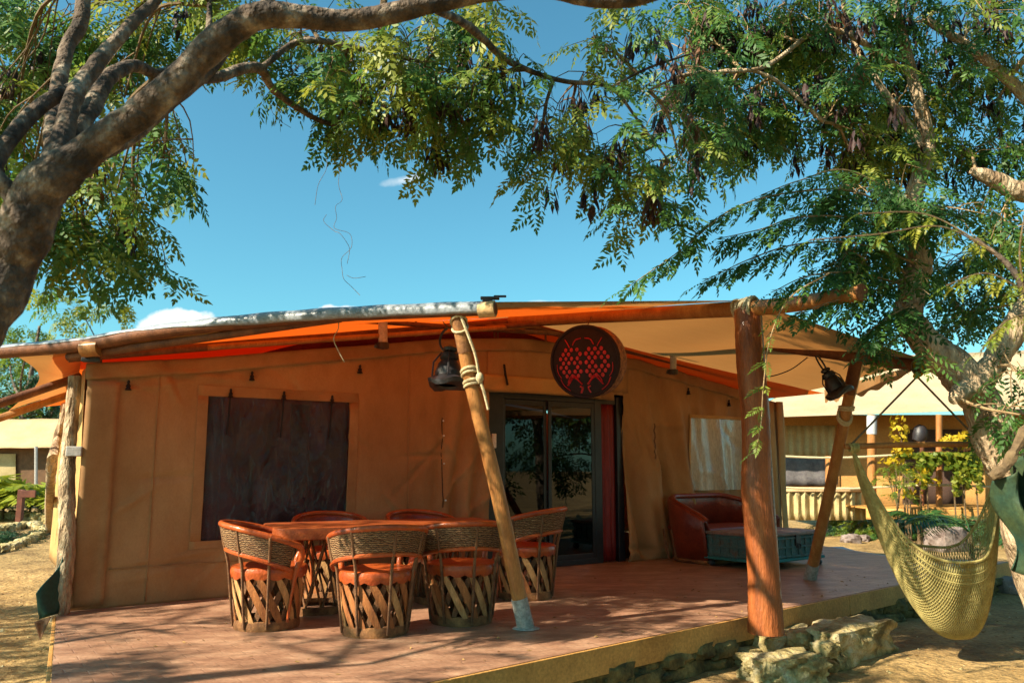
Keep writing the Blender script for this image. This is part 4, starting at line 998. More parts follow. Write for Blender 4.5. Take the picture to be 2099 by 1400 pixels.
def quads_mesh(name, Q, hue, m, parent, kind=None):
    """One mesh of leaflets from an (n,4,3) array with one tint value per leaflet."""
    off = np.array(wloc(parent)) if parent is not None else np.zeros(3)
    n = len(Q); me = bpy.data.meshes.new(name)
    me.vertices.add(n*4); me.vertices.foreach_set('co', (Q-off).astype(np.float32).ravel())
    me.loops.add(n*4); me.loops.foreach_set('vertex_index', np.arange(n*4, dtype=np.int32))
    me.polygons.add(n); me.polygons.foreach_set('loop_start', np.arange(0, n*4, 4, dtype=np.int32)); me.polygons.foreach_set('loop_total', np.full(n, 4, dtype=np.int32))
    at = me.attributes.new('hue', 'FLOAT', 'FACE'); at.data.foreach_set('value', hue.astype(np.float32))
    me.update(calc_edges=True); me.validate(); me.materials.append(MATS[m])
    o = bpy.data.objects.new(name, me); col.objects.link(o)
    if parent is not None: o.parent = parent
    if kind: o['kind'] = kind
    return o
class Tree:
    def __init__(s, name, loc, label, bark, leafm='leaf', twigm='twig', group=None, seed=1):
        s.root = thing(name, loc, label, 'tree', group); s.bark = bark; s.leafm = leafm; s.twigm = twigm
        s.limb_pts = []; s.wood = MB(); s.twig = MB(); s.Q = []; s.H = []; s.pods = MB(); s.pods2 = MB(); s.nr = np.random.default_rng(seed)
    def limb(s, pts, sub=7, n=14, jit=.05):
        """pts: (x, y, z, radius)"""
        P_ = smooth_path(pts, sub); xyz = [p[:3]+np.array([vnoise(p[:3]*4, 1), vnoise(p[:3]*4, 5), vnoise(p[:3]*3, 9)])*p[3]*.35 for p in P_]
        rad = [max(.004, p[3]*(1+.14*vnoise(p[:3]*3.2, 4))) for p in P_]
        s.wood.tube(xyz, rad, n, jitter=jit); s.limb_pts += list(zip(xyz, rad)); return xyz
    def branch(s, a, c, r0, r1, bend=.15, n=4, mb=None):
        a, c = np.array(a), np.array(c); L = np.linalg.norm(c-a); mid = (a+c)/2+s.nr.normal(0, bend*L*.4, 3)+np.array([0, 0, .12*L])
        P_ = smooth_path([a, mid, c], n); (mb or s.twig).tube(P_, list(np.linspace(r0, r1, len(P_))), 5, cap=False); return P_
    def spray(s, base, yaw, pitch, scale, tw, hue):
        Q = tw[s.nr.integers(len(tw))]; M_ = rotm(yaw, pitch, s.nr.uniform(-.5, .5))
        for q in Q:
            s.Q.append((q*scale) @ M_.T+base); s.H.append(np.full(len(q), hue)+s.nr.uniform(-.12, .12)+s.nr.uniform(-.05, .05, len(q)))
        tip = base+M_ @ np.array([.2*scale, 0, -.05*scale])
        s.twig.tube([base, tip], [.0035*scale, .002*scale], 3, cap=False)
    def blob(s, c, rad, n, tw=TW_FINE, scale=(.8, 1.2), hue=(.2, .6), nb=6, pods=0, r0=.016, droop=(.0, .9), attach=True, podbrown=.3):
        c = np.array(c); rad = np.array(rad, float); src = None
        if attach and s.limb_pts:
            k = min(range(len(s.limb_pts)), key=lambda i: np.linalg.norm(s.limb_pts[i][0]-c)); src = s.limb_pts[k][0]
        pts = []
        if src is not None: pts += s.branch(src, c, r0, r0*.5, n=6)
        for b in range(nb):
            d_ = s.nr.normal(0, 1, 3); d_ /= np.linalg.norm(d_); pts += s.branch(c if not pts else pts[s.nr.integers(max(1, len(pts)-1))], c+d_*rad*s.nr.uniform(.5, .95), r0*.42, r0*.16, n=3)
        if not pts: pts = [c]
        PA = np.array(pts); clump = [c+s.nr.normal(0, .5, 3)*rad for _ in range(max(3, n//9))]; ch = [s.nr.uniform(*hue) for _ in clump]
        for i in range(n):
            q_ = s.nr.integers(len(clump)); p = clump[q_]+s.nr.normal(0, .26, 3)*rad if s.nr.random() < .55 else c+s.nr.normal(0, .62, 3)*rad
            dd = (p-c)/rad; rr_ = np.linalg.norm(dd)
            if rr_ > 1.25: p = c+dd/rr_*rad*s.nr.uniform(.7, 1.25)
            near = PA[np.argmin(((PA-p)**2).sum(1))]
            if np.linalg.norm(near-p) > .06: s.twig.tube([near, (near+p)/2+(0, 0, .03), p], [.005, .004, .003], 3, cap=False)
            o_ = p-near; yaw = math.atan2(o_[1], o_[0])+s.nr.normal(0, .7) if np.linalg.norm(o_) > .02 else s.nr.uniform(0, 6.28)
            s.spray(p, yaw, s.nr.uniform(*droop), s.nr.uniform(*scale), tw, ch[q_])
        for i in range(pods):
            p = c+s.nr.normal(0, .45, 3)*rad; mb = s.pods2 if s.nr.random() < podbrown else s.pods
            for k in range(s.nr.integers(8, 18)):
                a = s.nr.uniform(0, 6.28); l = s.nr.uniform(.08, .155)*(.8 if mb is s.pods2 else 1); w = l*.14; b = p+np.array([.04*math.cos(a), .04*math.sin(a), s.nr.uniform(-.10, .06)])
                t = b+np.array([.035*math.cos(a), .035*math.sin(a), -l]); sd = np.array([-math.sin(a), math.cos(a), 0])*w; th = np.array([math.cos(a), math.sin(a), 0])*w*.3
                mdl = (b+t)/2
                mb.quads([b, mdl+sd, t, mdl-sd, mdl+th, mdl-th], [(0, 1, 4), (1, 2, 4), (2, 3, 4), (3, 0, 4), (1, 0, 5), (2, 1, 5), (3, 2, 5), (0, 3, 5)])
    def plume(s, pts, n, scale=1.0, hue=(.2, .45), r=.010, step_tw=TW_PLUME):
        """A long arching shoot with feathery leaves on both sides."""
        P_ = smooth_path(pts, 10); s.twig.tube(P_, list(np.linspace(r, .003, len(P_))), 5)
        for i in range(n):
            f = .12+.88*i/n; k = min(len(P_)-2, int(f*(len(P_)-1))); p = P_[k]; t = P_[k+1]-P_[k]; yaw0 = math.atan2(t[1], t[0])
            leafL = scale*.2*(1.15-.5*f)
            for sg in (-1, 1):
                q = pinnate(s.nr, 8, leafL*s.nr.uniform(.9, 1.25), .075*scale, .021*scale, s.nr.uniform(.2, .6))
                M_ = rotm(yaw0+sg*s.nr.uniform(.6, 1.1), s.nr.uniform(.15, .75), s.nr.uniform(-.4, .4))
                s.Q.append(q @ M_.T+p); s.H.append(np.full(len(q), s.nr.uniform(*hue))+s.nr.uniform(-.05, .05, len(q)))
        q = pinnate(s.nr, 9, .2*scale, .05*scale, .0135*scale, .3); t = P_[-1]-P_[-3]; s.Q.append(q @ rotm(math.atan2(t[1], t[0]), .35, 0).T+P_[-1]); s.H.append(np.full(len(q), .4))
    def finish(s):
        if s.wood.v: s.wood.build('trunk', s.bark, s.root, angle=70)
        if s.twig.v: s.twig.build('branches', s.twigm, s.root)
        if s.Q: quads_mesh('crown', np.concatenate(s.Q), np.clip(np.concatenate(s.H), 0, 1), s.leafm, s.root)
        if s.pods.v: tag(s.pods.build('seed_pods', 'pods', s.root, smooth=False), kind='stuff')
        if s.pods2.v: tag(s.pods2.build('dry_pods', 'pods_brown', s.root, smooth=False), kind='stuff')
def pr4(u, v, y, wpx):
    p = W(u, v, y); return (*p, wpx/2*y/FPX)
def px(n, y): return n*y/FPX

# ---- foreground tree on the left
tl = Tree('shade_tree', G(-120, 1300, GZ)*0+np.array([-2.25, 3.0, GZ]), 'big shade tree with thick arching limbs filling the upper left foreground', 'bark_smooth', seed=11)
D0 = 3.3
tl.limb([(-2.25, 3.0, GZ-.1, .20), (-2.28, 3.05, .6, .165)]+[pr4(-85, 760, D0-.1, 118), pr4(-12, 600, D0, 110), pr4(48, 470, D0, 105), pr4(106, 370, D0, 97), pr4(170, 318, D0, 73), pr4(270, 250, D0, 67), pr4(370, 160, D0, 64), pr4(450, 82, D0, 64), pr4(530, 38, D0, 61), pr4(620, 36, D0+.05, 49), pr4(720, 40, D0+.1, 46), pr4(850, 18, D0+.15, 43), pr4(1000, -14, D0+.2, 38), pr4(1110, -20, D0+.2, 35), pr4(1210, -2, D0+.2, 35), pr4(1320, -6, D0+.2, 35), pr4(1450, -60, D0+.3, 26)], n=18)
tl.limb([pr4(105, 400, D0+.05, 46), pr4(190, 325, D0+.35, 33), pr4(270, 280, D0+.6, 32), pr4(350, 205, D0+.8, 35), pr4(420, 150, D0+1.0, 32), pr4(470, 90, D0+1.2, 26), pr4(560, -10, D0+1.5, 23)], n=12)
tl.limb([pr4(400, 165, D0+.95, 23), pr4(450, 158, D0+1.2, 23), pr4(530, 140, D0+1.6, 23), pr4(565, 190, D0+1.9, 15), pr4(640, 240, D0+2.2, 12), pr4(690, 258, D0+2.3, 9)], n=10)
tl.limb([pr4(535, 140, D0+1.6, 14), pr4(620, 85, D0+1.9, 14), pr4(760, 105, D0+2.1, 11), pr4(870, 128, D0+2.2, 8)], n=8)
tl.limb([pr4(95, 395, D0, 68), pr4(125, 290, D0+.15, 47), pr4(150, 200, D0+.3, 38), pr4(190, 140, D0+.45, 35), pr4(250, 70, D0+.6, 28), pr4(330, -10, D0+.8, 23), pr4(420, -120, D0+1, 18)], n=12)
tl.limb([pr4(110, 330, D0+.2, 33), pr4(112, 230, D0+.6, 35), pr4(135, 110, D0+.9, 32), pr4(165, 40, D0+1.0, 32), pr4(178, -60, D0+1.1, 26)], n=12)
tl.limb([pr4(120, 320, D0+.2, 46), pr4(180, 235, D0+.5, 40), pr4(225, 160, D0+.75, 35), pr4(275, 135, D0+1, 28), pr4(335, 150, D0+1.3, 21), pr4(420, 80, D0+1.6, 16), pr4(430, 0, D0+1.8, 11)], n=12)
tl.limb([pr4(60, 440, D0, 46), pr4(10, 380, D0-.05, 38), pr4(-60, 300, D0-.1, 38), pr4(-160, 150, D0-.1, 35)], n=10)
tl.limb([pr4(-60, 480, D0-.1, 46), pr4(10, 300, D0+.05, 35), pr4(90, 215, D0+.3, 32), pr4(150, 180, D0+.5, 26)], n=10)
tl.limb([pr4(890, 18, D0+.2, 19), pr4(960, 55, D0+1.0, 19), pr4(1050, 130, D0+1.9, 14), pr4(1150, 165, D0+2.2, 11), pr4(1250, 180, D0+2.3, 9), pr4(1310, 250, D0+2.4, 6), pr4(1370, 330, D0+2.4, 4)], n=8)
tl.limb([pr4(1250, 180, D0+2.3, 6), pr4(1330, 140, D0+2.4, 6), pr4(1420, 110, D0+2.5, 4)], n=6)
def bl(t, u, v, y, ru, rv, n, ry=.55, **k): t.blob(W(u, v, y), (px(ru, y), ry, px(rv, y)), n, **k)
for (u, v, y, ru, rv, n) in ((60, 90, 5.8, 150, 110, 120), (30, 250, 5.4, 100, 110, 90), (230, 90, 5.9, 110, 80, 60), (300, 10, 5.6, 120, 50, 40), (60, 380, 5.0, 90, 60, 40),
                             (255, 200, 5.6, 70, 45, 24), (230, 390, 4.9, 100, 50, 36), (335, 325, 5.0, 60, 36, 18), (175, 470, 4.9, 100, 60, 42), (275, 490, 4.9, 26, 56, 12), (110, 500, 4.8, 40, 40, 14),
                             (480, 20, 5.6, 80, 40, 26), (600, 100, 5.6, 80, 60, 34), (700, 150, 5.6, 60, 70, 34), (705, 215, 5.6, 40, 36, 18), (640, 60, 5.6, 80, 50, 26)):
    bl(tl, u, v, y, ru, rv, int(n*.66), hue=(.2, .9), pods=n//30, ry=.5)
for (u, v, y, ru, rv, n) in ((830, 110, 5.6, 110, 55, 40), (950, 70, 5.6, 110, 55, 44), (810, 215, 5.6, 70, 40, 36), (900, 200, 5.6, 90, 40, 38), (890, 265, 5.6, 46, 20, 10), (980, 225, 5.6, 60, 44, 24), (1010, 160, 5.6, 70, 50, 26),
                             (1170, 215, 5.7, 90, 70, 44), (1110, 310, 5.7, 46, 46, 18), (1270, 310, 5.7, 90, 60, 44), (1325, 405, 5.7, 60, 46, 22), (1230, 370, 5.7, 50, 36, 12), (1250, 90, 5.7, 80, 60, 24)):
    bl(tl, u, v, y, ru, rv, int(n*.56), hue=(.2, .9), pods=max(2, n//6), ry=.5, podbrown=.12)
# upper and outer crown that reaches above the picture
for (x, y, z, r_, n) in ((-4.0, 2.3, 3.7, .7, 46), (-3.2, 2.7, 4.6, .7, 36), (-2.0, 4.6, 6.2, 1.1, 30), (-.6, 4.8, 6.0, 1.0, 26)):
    tl.blob((x, y, z), (r_, r_, .6), n, hue=(.1, .5), scale=(1, 1.5), nb=8, r0=.03)
# hanging vine strands
for pts in (((690, 270, 5.6), (688, 340, 5.6), (695, 400, 5.6), (685, 440, 5.6), (712, 480, 5.6), (704, 530, 5.6), (716, 575, 5.6), (738, 600, 5.6)), ((668, 445, 5.6), (690, 470, 5.6), (714, 500, 5.6), (712, 545, 5.6)), ((680, 280, 5.6), (668, 350, 5.6), (650, 415, 5.6)), ((715, 560, 5.6), (745, 570, 5.6)), ((560, 215, 5.6), (562, 245, 5.6), (595, 262, 5.6))):
    tl.twig.tube(smooth_path([W(*p)+np.array([s_*.02 for s_ in nr.normal(0, 1, 3)]) for p in (lambda z: [z[0]]+[q for a, b in zip(z, z[1:]) for q in (((a[0]+b[0])/2, (a[1]+b[1])/2, a[2]), b)])(pts)], 4), .0016, 4)
tl.finish()

# ---- tree on the right that carries the hammock
tr = Tree('shade_tree', (4.75, 6.9, GZ), 'rough barked tree on the right forking beside the hammock', 'bark_pale', twigm='twig_pale', seed=5)
D1 = 6.75
tr.limb([(4.62, 6.9, GZ-.1, .27)]+[pr4(2125, 1120, D1, 104), pr4(2092, 1010, D1, 90), pr4(2055, 920, D1, 82), pr4(2028, 857, D1, 80), pr4(2000, 806, D1, 80), pr4(1970, 765, D1, 80), pr4(1925, 730, D1, 70), pr4(1885, 690, D1, 62), pr4(1860, 645, D1, 58), pr4(1868, 590, D1, 52), pr4(1885, 540, D1, 48), pr4(1872, 480, D1, 44), pr4(1876, 400, D1, 36), pr4(1900, 280, D1, 30), pr4(1860, 120, D1, 24), pr4(1820, -60, D1, 18)], n=18)
tr.limb([pr4(1998, 800, D1-.05, 64), pr4(2030, 755, D1-.1, 50), pr4(2062, 705, D1-.1, 52), pr4(2105, 640, D1-.1, 60), pr4(2160, 540, D1-.1, 60), pr4(2170, 420, D1-.1, 50), pr4(2100, 395, D1-.1, 44), pr4(2030, 365, D1-.1, 34), pr4(1990, 350, D1-.1, 14)], n=12)
tr.limb([pr4(2170, 430, D1-.1, 40), pr4(2140, 250, D1, 34), pr4(2030, 130, D1, 24), pr4(1900, 40, D1, 18)], n=10)
tr.limb([pr4(1890, 300, D1, 22), pr4(1800, 170, D1, 16), pr4(1740, 60, D1, 12), pr4(1720, -60, D1, 10)], n=8)
tr.limb([pr4(1860, 150, D1, 16), pr4(1700, 60, D1-.2, 12), pr4(1560, 140, D1-.5, 9), pr4(1420, 150, D1-.7, 7), pr4(1330, 185, D1-.8, 5)], n=8)
tr.limb([pr4(1690, 250, D1-.3, 10), pr4(1560, 150, D1-.4, 8), pr4(1400, 155, D1-.5, 5)], n=6)
tr.limb([pr4(1985, 795, D1-.1, 50), pr4(1962, 812, D1-.2, 36), pr4(1954, 822, D1-.25, 20)], n=10)
for (u, v, y, ru, rv, n) in ((1450, 90, 6, 110, 90, 76), (1540, 60, 6, 120, 90, 84), (1690, 70, 6, 120, 100, 96), (1850, 70, 6.2, 120, 100, 90), (2010, 60, 6.2, 110, 100, 76), (1390, 200, 5.9, 80, 90, 50), (1390, 320, 5.8, 46, 80, 22),
                             (1540, 215, 6, 110, 66, 70), (1480, 260, 6, 80, 50, 36), (1700, 210, 6, 110, 80, 84), (1820, 240, 6.2, 90, 80, 62), (1930, 190, 6.5, 90, 80, 42), (2050, 200, 6.5, 80, 100, 40), (1740, 310, 6, 60, 50, 26), (1850, 350, 6.3, 80, 50, 30), (1960, 330, 6.5, 90, 70, 34), (2060, 330, 6.5, 70, 80, 24)):
    bl(tr, u, v, y+(.75 if u > 1440 else .3), ru, rv, int(n*.55), hue=(.12, .8), pods=max(4, n//4), ry=.6, podbrown=.25)
for (u, v, y, ru, rv, n) in ((1780, 410, 6.4, 80, 50, 30), (1850, 450, 6.5, 70, 50, 26), (1960, 440, 6.6, 90, 60, 26), (2060, 480, 6.6, 70, 60, 20), (1770, 520, 6.5, 90, 50, 30), (1960, 540, 7.4, 90, 60, 24), (2040, 600, 7.4, 70, 50, 18), (1965, 640, 7.5, 60, 34, 10), (1840, 600, 6.5, 60, 60, 9), (1830, 700, 6.9, 40, 26, 4), (2085, 760, 6.3, 22, 60, 12), (2090, 850, 6.2, 18, 36, 6)):
    bl(tr, u, v, y, ru, rv, n, hue=(.1, .65), pods=0, ry=.5)
for i, pts in enumerate((((1880, 470, 6.6), (1760, 395, 6.3), (1620, 395, 6.0), (1500, 430, 5.8), (1400, 510, 5.7), (1285, 590, 5.6)), ((1880, 500, 6.6), (1760, 450, 6.3), (1640, 445, 6.0), (1560, 470, 5.9), (1470, 490, 5.8)), ((1880, 540, 6.6), (1760, 500, 6.3), (1640, 500, 6.0), (1540, 530, 5.9), (1440, 578, 5.8)),
                         ((1870, 590, 6.6), (1760, 560, 6.3), (1660, 565, 6.1), (1580, 600, 6.0)), ((1870, 420, 6.6), (1740, 350, 6.3), (1640, 370, 6.1), (1560, 400, 6.0)), ((1880, 560, 6.6), (1780, 600, 6.3), (1700, 620, 6.1), (1620, 650, 6.0)), ((1880, 620, 6.5), (1820, 650, 6.3), (1770, 690, 6.2)))):
    tr.plume([W(*p) for p in pts], 24 if len(pts) > 4 else 15, scale=1.15, hue=(.12, .42))
# thin shoot hanging in front of the pillar
tr.plume([W(*p) for p in ((1700, 560, 5.9), (1620, 610, 5.8), (1580, 690, 5.75), (1565, 790, 5.7), (1560, 870, 5.7), (1548, 925, 5.7))], 9, scale=.62, hue=(.45, .8), r=.006)
for (x, y, z, r_, n) in ((3.6, 6.4, 6.4, 1.1, 60), (5.4, 6.0, 5.6, 1.0, 60), (2.0, 6.2, 6.2, .9, 40)):
    tr.blob((x, y, z), (r_, r_, .6), n, hue=(.1, .5), scale=(1, 1.5), nb=8, r0=.03)
tr.finish()

# ---- bright shoots close to the lens on the right
nb_ = Tree('leafy_sapling', (2.35, 3.0, GZ), 'blurred yellow green feathery shoots close to the camera at right', 'bark_smooth', 'leaf_bright', seed=8)
nb_.limb([(2.35, 3.0, GZ-.05, .03), (2.3, 3.02, .6, .026), pr4(2230, 900, 3.2, 34), pr4(2160, 720, 3.3, 24), pr4(2080, 560, 3.4, 13), pr4(2000, 490, 3.5, 8)], n=8)
for pts in (((2040, 520, 3.4), (1930, 465, 3.4), (1800, 480, 3.4), (1660, 492, 3.4)), ((2030, 510, 3.4), (1900, 440, 3.5), (1760, 438, 3.5)), ((2090, 590, 3.3), (2020, 560, 3.3), (1940, 585, 3.3)), ((2120, 640, 3.3), (2060, 660, 3.3), (2010, 720, 3.3)), ((2100, 600, 3.3), (2090, 520, 3.3), (2100, 440, 3.3))):
    nb_.plume([W(*p) for p in pts], 5, scale=.42, hue=(.3, .9), r=.004)
nb_.finish()

# ---- trees behind and beside the viewpoint: they shade the deck and show in the door glass
def coarse_tree(name, x, y, h, spread, label, seed, n=260, tw=TW_COARSE, leafm='leaf', r=.17, group=None, low=.4, sc=(.9, 1.5), hue=(.1, .6), nblob=9):
    t = Tree(name, (x, y, GZ), label, 'bark_smooth', leafm, seed=seed, group=group); q = t.nr
    lean = q.uniform(-.08, .08, 2)*h
    t.limb([(x, y, GZ-.1, r*1.2), (x+lean[0]*.3, y+lean[1]*.3, h*.25, r), (x+lean[0]*.7, y+lean[1]*.7, h*.5, r*.8), (x+lean[0], y+lean[1], h*.8, r*.4)], n=10)
    for k in range(5):
        a = k*1.26+q.uniform(-.3, .3); z0 = h*q.uniform(.3, .5)
        t.limb([(x+lean[0]*.5, y+lean[1]*.5, z0, r*.5), (x+math.cos(a)*spread*.35, y+math.sin(a)*spread*.35, z0+h*.12, r*.36), (x+math.cos(a)*spread*.75, y+math.sin(a)*spread*.75, z0+h*.25, r*.16)], n=7, sub=4)
    for k in range(nblob):
        a = q.uniform(0, 6.28); rr_ = spread*math.sqrt(q.uniform(.02, .8)); z = h*q.uniform(low, .95)
        t.blob((x+math.cos(a)*rr_, y+math.sin(a)*rr_, z), (spread*.36, spread*.36, h*.11), n//nblob, tw, sc, hue, nb=4, r0=r*.2)
    t.finish(); return t
coarse_tree('shade_tree', -7.2, 2.6, 6.2, 2.3, 'tree standing outside the picture to the left', 31, 46, low=.45, nblob=9)
coarse_tree('shade_tree', -10.6, 5.5, 6.0, 2.0, 'tree standing well outside the picture to the left', 36, 150, low=.45)
coarse_tree('shade_tree', -3.6, -3.4, 7.0, 3.0, 'tree standing behind the viewpoint to the left', 32, 260)
coarse_tree('shade_tree', 2.4, -4.6, 7.0, 3.2, 'tree standing behind the viewpoint', 33, 300)
coarse_tree('shade_tree', 6.6, 1.2, 6.0, 2.6, 'tree standing outside the picture to the right', 34, 240)
for i, (x, y, h, sp) in enumerate(((8.2, 6.6, 6.0, 2.2), (11.5, 4.2, 7.0, 3.0), (12.5, 8.4, 6.0, 2.2), (16., 5.5, 8.0, 3.6))):
    coarse_tree('shade_tree', x, y, h, sp, ['tree outside the picture beside the hammock tree', 'tall tree outside the picture on the right', 'tree outside the picture beyond the right path', 'tallest tree far outside the picture on the right'][i], 40+i, 220, low=.25)
coarse_tree('shade_tree', 7.8, -5.5, 7.0, 3.2, 'tree standing far behind the viewpoint to the right', 35, 240)
# ---- trees in the distance
gp = 'trees beyond the tent'
for i, (u, y, h, sp, lm, lab) in enumerate(((20, 42., 11., 5.0, 'leaf_bright', 'sunny light green tree behind the awning at far left'), (-900, 18, 5.6, 2.4, 'leaf', 'mid green tree half cut off by the left picture edge'), (90, 46., 6.5, 4.4, 'leaf_dark', 'dark round tree behind the small far tent'), (-60, 50, 8.0, 5.0, 'leaf', 'far green tree behind the garden at the left edge'))):
    p = W(u, 960, y); coarse_tree('garden_tree', p[0], p[1], h, sp, lab, 50+i, 340, TW_FAR if y > 20 else TW_COARSE, lm, group=gp, low=.25, sc=(.7, 1.1) if y > 20 else (.8, 1.2), hue=(.15, .8), nblob=12)
for i, (u, y, h, sp) in enumerate(((1500, 46, 5, 4), (1950, 40, 5.5, 4), (2250, 34, 6, 4), (1000, 50, 4, 4), (500, 48, 4.5, 4))):
    p = W(u, 960, y); coarse_tree('garden_tree', p[0], p[1], h*.62, sp, ['far tree hidden behind the tent roof', 'far tree behind the cream roofed tent', 'far tree beyond the right picture edge', 'far low tree behind the tent ridge', 'far low tree behind the tent left half'][i], 70+i, 120, TW_FAR, 'leaf', group=gp, low=.3, nblob=8)

# ================================================================ background on the right
ft = thing('cream_tent', W(1790, 1060, 20)*np.array([1, 1, 0])+np.array([0, 0, GZ]), 'neighbouring tent with wide cream roof and golden walls behind the hammock', 'tent')
def FP(u, v, dy=0.0):                                  # a point on the far tent's front plane
    y = 20.3-(u-1590)/500*1.2+dy; return W(u, v, y)
m = MB(); rl, rrr = FP(1500, 858, -.9), FP(2260, 832, -.9); ridge_l, ridge_r = FP(1700, 735, 2.6), FP(2160, 716, 2.6)
m.grid(lambda u, v: (rl*(1-u)+rrr*u)*(1-v)+(ridge_l*(1-u)+ridge_r*u)*v+np.array([0, 0, -.16*math.sin(math.pi*v)]), 30, 10)
m.grid(lambda u, v: (rl*(1-v)+ridge_l*v)*(1-u)+(rl+np.array([.6, 6.5, 0])*(1-v)+(ridge_l-rl)*v+np.array([0, 1.5, 0])*v)*u, 6, 8)
m.grid(lambda u, v: (rrr*(1-v)+ridge_r*v)*(1-u)+(rrr+np.array([.6, 6.5, 0])*(1-v)+(ridge_r-rrr)*v+np.array([0, 1.5, 0])*v)*u, 6, 8)
m.build('roof', 'far_roof', ft, thick=.01)
def fquad(name, u0, v0, u1, v1, dy, mt, parent=ft, rip=0, fr=60, thick=.01):
    mb = MB(); mb.grid(lambda a, b: FP(u0+(u1-u0)*a, v1+(v0-v1)*b, dy+rip*math.sin(a*fr+b)), 40 if rip else 4, 4); return mb.build(name, mt, parent, thick=thick)
fquad('wall', 1500, 850, 2200, 1062, .3, 'far_wall')
bd = fquad('blind', 1597, 872, 1712, 936, .18, 'far_blind', rip=.03, fr=44)
fquad('net_window', 1592, 938, 1705, 995, .20, 'net_grey', rip=.01, fr=20)
fquad('skirt', 1590, 1000, 1775, 1066, -.25, 'far_blind', rip=.05, fr=70)
fquad('skirt_band', 1590, 998, 1775, 1008, -.30, 'far_roof_tan')
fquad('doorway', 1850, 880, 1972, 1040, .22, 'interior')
fquad('wall_seam', 1716, 870, 1719, 1000, .24, 'flap_brown')
fquad('terrace', 1775, 1041, 2250, 1064, -1.3, 'fascia')
m = MB(); a, b, c, d_ = FP(1775, 1041, -1.3), FP(2250, 1041, -1.3), FP(2250, 1041, -1.3)+(0, 1.5, 0), FP(1775, 1041, -1.3)+(0, 1.5, 0); m.quads([a, b, c, d_], [(0, 1, 2, 3)]); m.build('terrace_floor', 'fascia', ft, thick=.03, smooth=False)
for u, r_, v0 in ((1787, .10, 850), (1925, .07, 850), (1700, .09, 935), (2070, .09, 846)):
    a, b = FP(u, v0, -.9), FP(u, 1042, -.9); m = MB(); m.tube([b, a], r_, 10); po = m.build('post', 'pole_wood', ft)
    if u == 1787: m = MB(); m.tube([FP(u, 890, -.9), FP(u, 852, -.9)], r_*1.12, 10); m.build('post_cap', 'concrete', po)
for v in (934, 998):
    m = MB(); m.tube([FP(u, v+4*math.sin((u-1590)/70), -1.1) for u in range(1585, 2230, 12)], .028, 6); m.build('rail_rope', 'rope', ft)
m = MB(); m.tube([FP(1880, 905, -.6), FP(1886, 895, -.6), FP(1887, 880, -.6), FP(1890, 872, -.6)], [.12, .17, .16, .08], 10)
tag(m.build('dark_jar', 'black_metal'), 'dark round jar standing before the far doorway', 'jar')
m = MB(); m.tube([FP(1890, 1041, -.6), FP(1890, 905, -.6)], .05, 8); tag(m.build('jar_stand', 'pole_dark'), 'slim dark stand under the round jar', 'stand')
# shrubs: leaf mounds as real plants
def mound(name, p, size, n, label, leafm, seed, tw=TW_COARSE, sc=(.35, .6), hue=(.2, .8), group=None, cat='shrub'):
    t = Tree(name, p, label, 'bark_smooth', leafm, seed=seed, group=group); t.root['category'] = cat
    q = t.nr; base = np.array(p)
    for k in range(6): t.branch(base, base+np.array([q.uniform(-1, 1)*size[0]*.6, q.uniform(-1, 1)*size[1]*.6, size[2]*q.uniform(.5, .95)]), .014, .005)
    for i in range(n):
        a = q.uniform(0, 6.28); r_ = math.sqrt(q.uniform(0, 1)); z = q.uniform(.1, 1)
        w = math.sqrt(max(.05, 1-(z*.9)**2)); pt_ = base+np.array([math.cos(a)*r_*size[0]*w, math.sin(a)*r_*size[1]*w, z*size[2]])
        t.spray(pt_, a+q.normal(0, .6), q.uniform(-.5, .5), q.uniform(*sc), tw, q.uniform(*hue))
    t.finish(); return t
mound('flowering_shrub', FP(1838, 1000, -2.0)*[1, 1, 0]+[0, 0, .4], (.4, .4, 1.0), 36, 'light green leafy shrub in front of the far terrace post', 'leaf_bright', 80, hue=(.2, .7), cat='shrub')
def petals(name, pts, label, n=160, seed=1, s=(.05, .10)):
    q = np.random.default_rng(seed); Q = []
    for c, r_ in pts:
        for i in range(n):
            d_ = q.normal(0, 1, 3); d_ /= np.linalg.norm(d_); p = np.array(c)+d_*np.array(r_)*q.uniform(.6, 1); u_ = q.normal(0, 1, 3); u_ /= np.linalg.norm(u_); w_ = np.cross(u_, d_); k = q.uniform(*s)
            Q.append([p-u_*k, p+w_*k*.7, p+u_*k, p-w_*k*.7])
    return np.array(Q)
for i, (lst, lab) in enumerate(((((1842, 885, .2, .42), (1850, 925, .25, .15)), 'column of bright yellow flowers left of the far doorway'), (((1965, 905, .5, .2), (1990, 898, .3, .18), (1945, 905, .2, .12)), 'bank of bright yellow flowers right of the far doorway'), (((1830, 945, .3, .12), (1895, 985, .4, .15), (1880, 965, .3, .12), (1860, 1010, .3, .12)), 'low yellow flowers below the far railing'))):
    pts = [(FP(u, v, -1.5), (rx, .3, rz)) for u, v, rx, rz in lst]; pl = thing('flower_plant', (*pts[0][0][:2], GZ), lab, 'flowers', 'yellow flowers on the far terrace')
    Q = petals('x', pts, lab, (90, 110, 36)[i], 90+i, (.04, .08)); quads_mesh('flowers', Q, np.random.default_rng(i).uniform(0, 1, len(Q)), 'flower_yellow', pl, 'stuff')
    mm = MB()
    for c, r_ in pts: mm.tube([np.array([c[0], c[1], GZ]), c+(.05, 0, -.1), c], [.02, .015, .008], 5)
    mm.build('stem', 'twig', pl)
